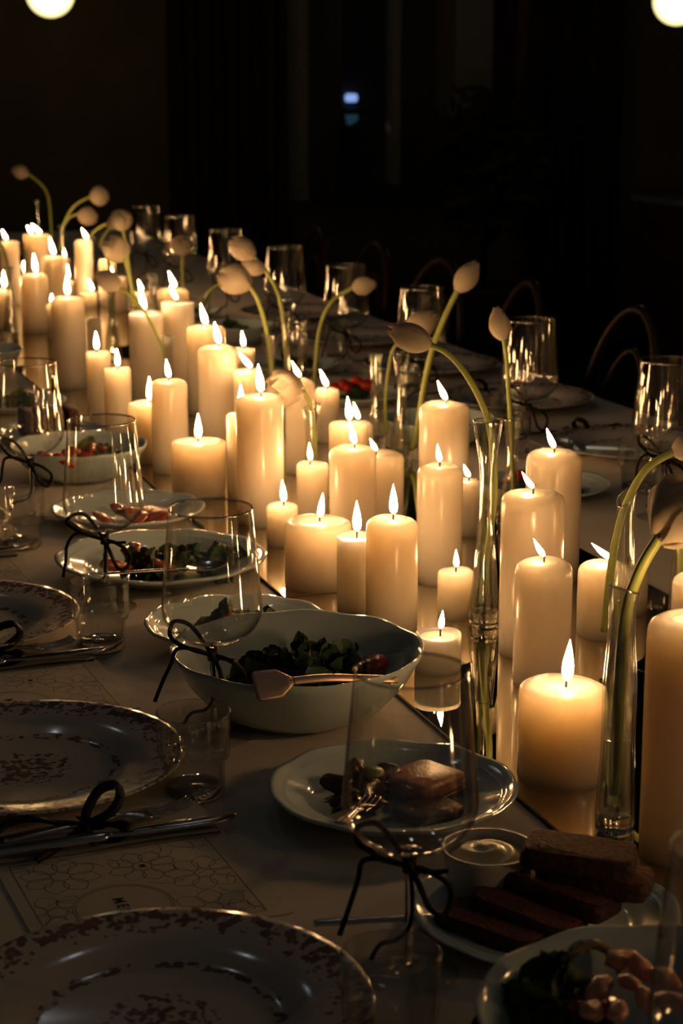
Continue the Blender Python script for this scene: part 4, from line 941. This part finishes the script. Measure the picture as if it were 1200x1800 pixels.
# D0 foreground bowl
dish('bowl', .606, 1.030, .270, .066, 'white scalloped bowl of prawn salad in the bottom right corner', 'salad_bowl')
lq = P(968, 1748, .052)
salad(lq.x, lq.y, .026, .036, .034, .030, 30, .042, 'dark green leaves in the bottom right bowl', pale=.12)
pp = [P(1052, 1752, .055), P(1105, 1740, .058), P(1085, 1790, .055), P(1040, 1790, .05), P(1135, 1770, .056), P(1125, 1715, .052), P(1165, 1735, .05), P(1180, 1775, .055), P(1095, 1700, .05)]
chunks('prawn_piece', 'pink', 'prawn', 'pink prawn in the bottom right bowl', 'prawn pieces in the bottom right bowl', [(q.x, q.y, q.z-TZ+.006) for q in pp], .0100, (1.4, .8, .9))
pp = [P(1000, 1768, .05), P(1075, 1770, .06)]
chunks('tomato_wedge', 'tomato', 'tomato', 'red tomato wedge beside the prawns in the bottom right bowl', 'tomato wedges in the bottom right bowl', [(q.x, q.y, q.z-TZ) for q in pp], .012)
on = thing('onion_slice', P(1040, 1690, .05), 'pale curved onion slice leaning on the back of the bottom right bowl', 'onion'); on.rotation_euler = (.9, 0, -.3)
MB().grid(lambda u, v: ((.022-.006*v)*math.cos(PI*u)*1.1, (.022-.006*v)*math.sin(PI*u)*1.3-.012, .003*math.sin(PI*v)), 18, 4).obj('onion_layer', M['onion'], on)
# bread plate, ramekin, slices, spoon
dish('plate', .640, 1.300, .222, .018, 'white plate under the dark bread, right of the foreground tumbler')
rk = P(858, 1500, .046); dish('ramekin', rk.x, rk.y, .080, .044, 'small white pot of butter beside the dark bread', 'butter_pot', 'porc2', z=.007)
bt = thing('butter_swirl', (rk.x, rk.y, TZ+.041), 'swirl of pale yellow butter in the small white pot', 'butter')
def bfn(u, v):
    a = 2*PI*u; r = .0345*v; return (r*math.cos(a), r*math.sin(a), .013*(1-v*v)+.0035*math.sin(a*2+v*14)*v*(1-v*.6))
MB().grid(bfn, 40, 14).obj('butter_mound', M['butter'], bt)
bl = [((1018, 1484), .070, -.28, (-.02, .04), 'topmost slice of dark bread, flat on the pile next to the candle'), ((1046, 1520), .050, -.36, (-.05, .05), 'second slice of dark seeded bread under the topmost one'),
      ((985, 1548), .040, -.62, (-.12, .10), 'third slice of dark bread leaning left by the butter'), ((925, 1588), .030, -.62, (-.10, .10), 'fourth slice of dark bread, low in the pile'), ((868, 1612), .024, -.62, (-.06, .04), 'lowest slice of dark bread reaching the foreground')]
for i, ((px, py), z, rz, tl, lb) in enumerate(bl):
    q = P(px, py, z); t = thing('bread_slice', (q.x, q.y, TZ+z-.0195), lb, 'bread', 'dark bread slices on the front plate')
    t.rotation_euler = (tl[0], tl[1], rz-YAW)
    slab(.047, .026, .0180, i*3).obj('crust', M['crust'], t)
    slab(.0445, .0235, .0008, i*5).obj('crumb_face', M['crumb'], t, loc=(0, 0, .0177))
hd = thing('table_spoon', P(552, 1623, .01), 'dark silver spoon handle lying left of the bread plate', 'spoon'); v_ = P(800, 1610, .018)-P(552, 1623, .01); L_ = v_.length
MB().tube(smoothpts([Vector((0, 0, 0)), v_*.15, v_*.5, v_*.8, v_], 5), [(.0052 if i < 8 else .0038, .0022) for i in range(21)], 10, flat=(0, 1, 0)).obj('handle', M['steel'], hd)
SBo = child('spoon_bowl', SBs, hd, v_+Vector((.045, .0, -.006)), (0, 0, math.atan2(v_.y, v_.x)))
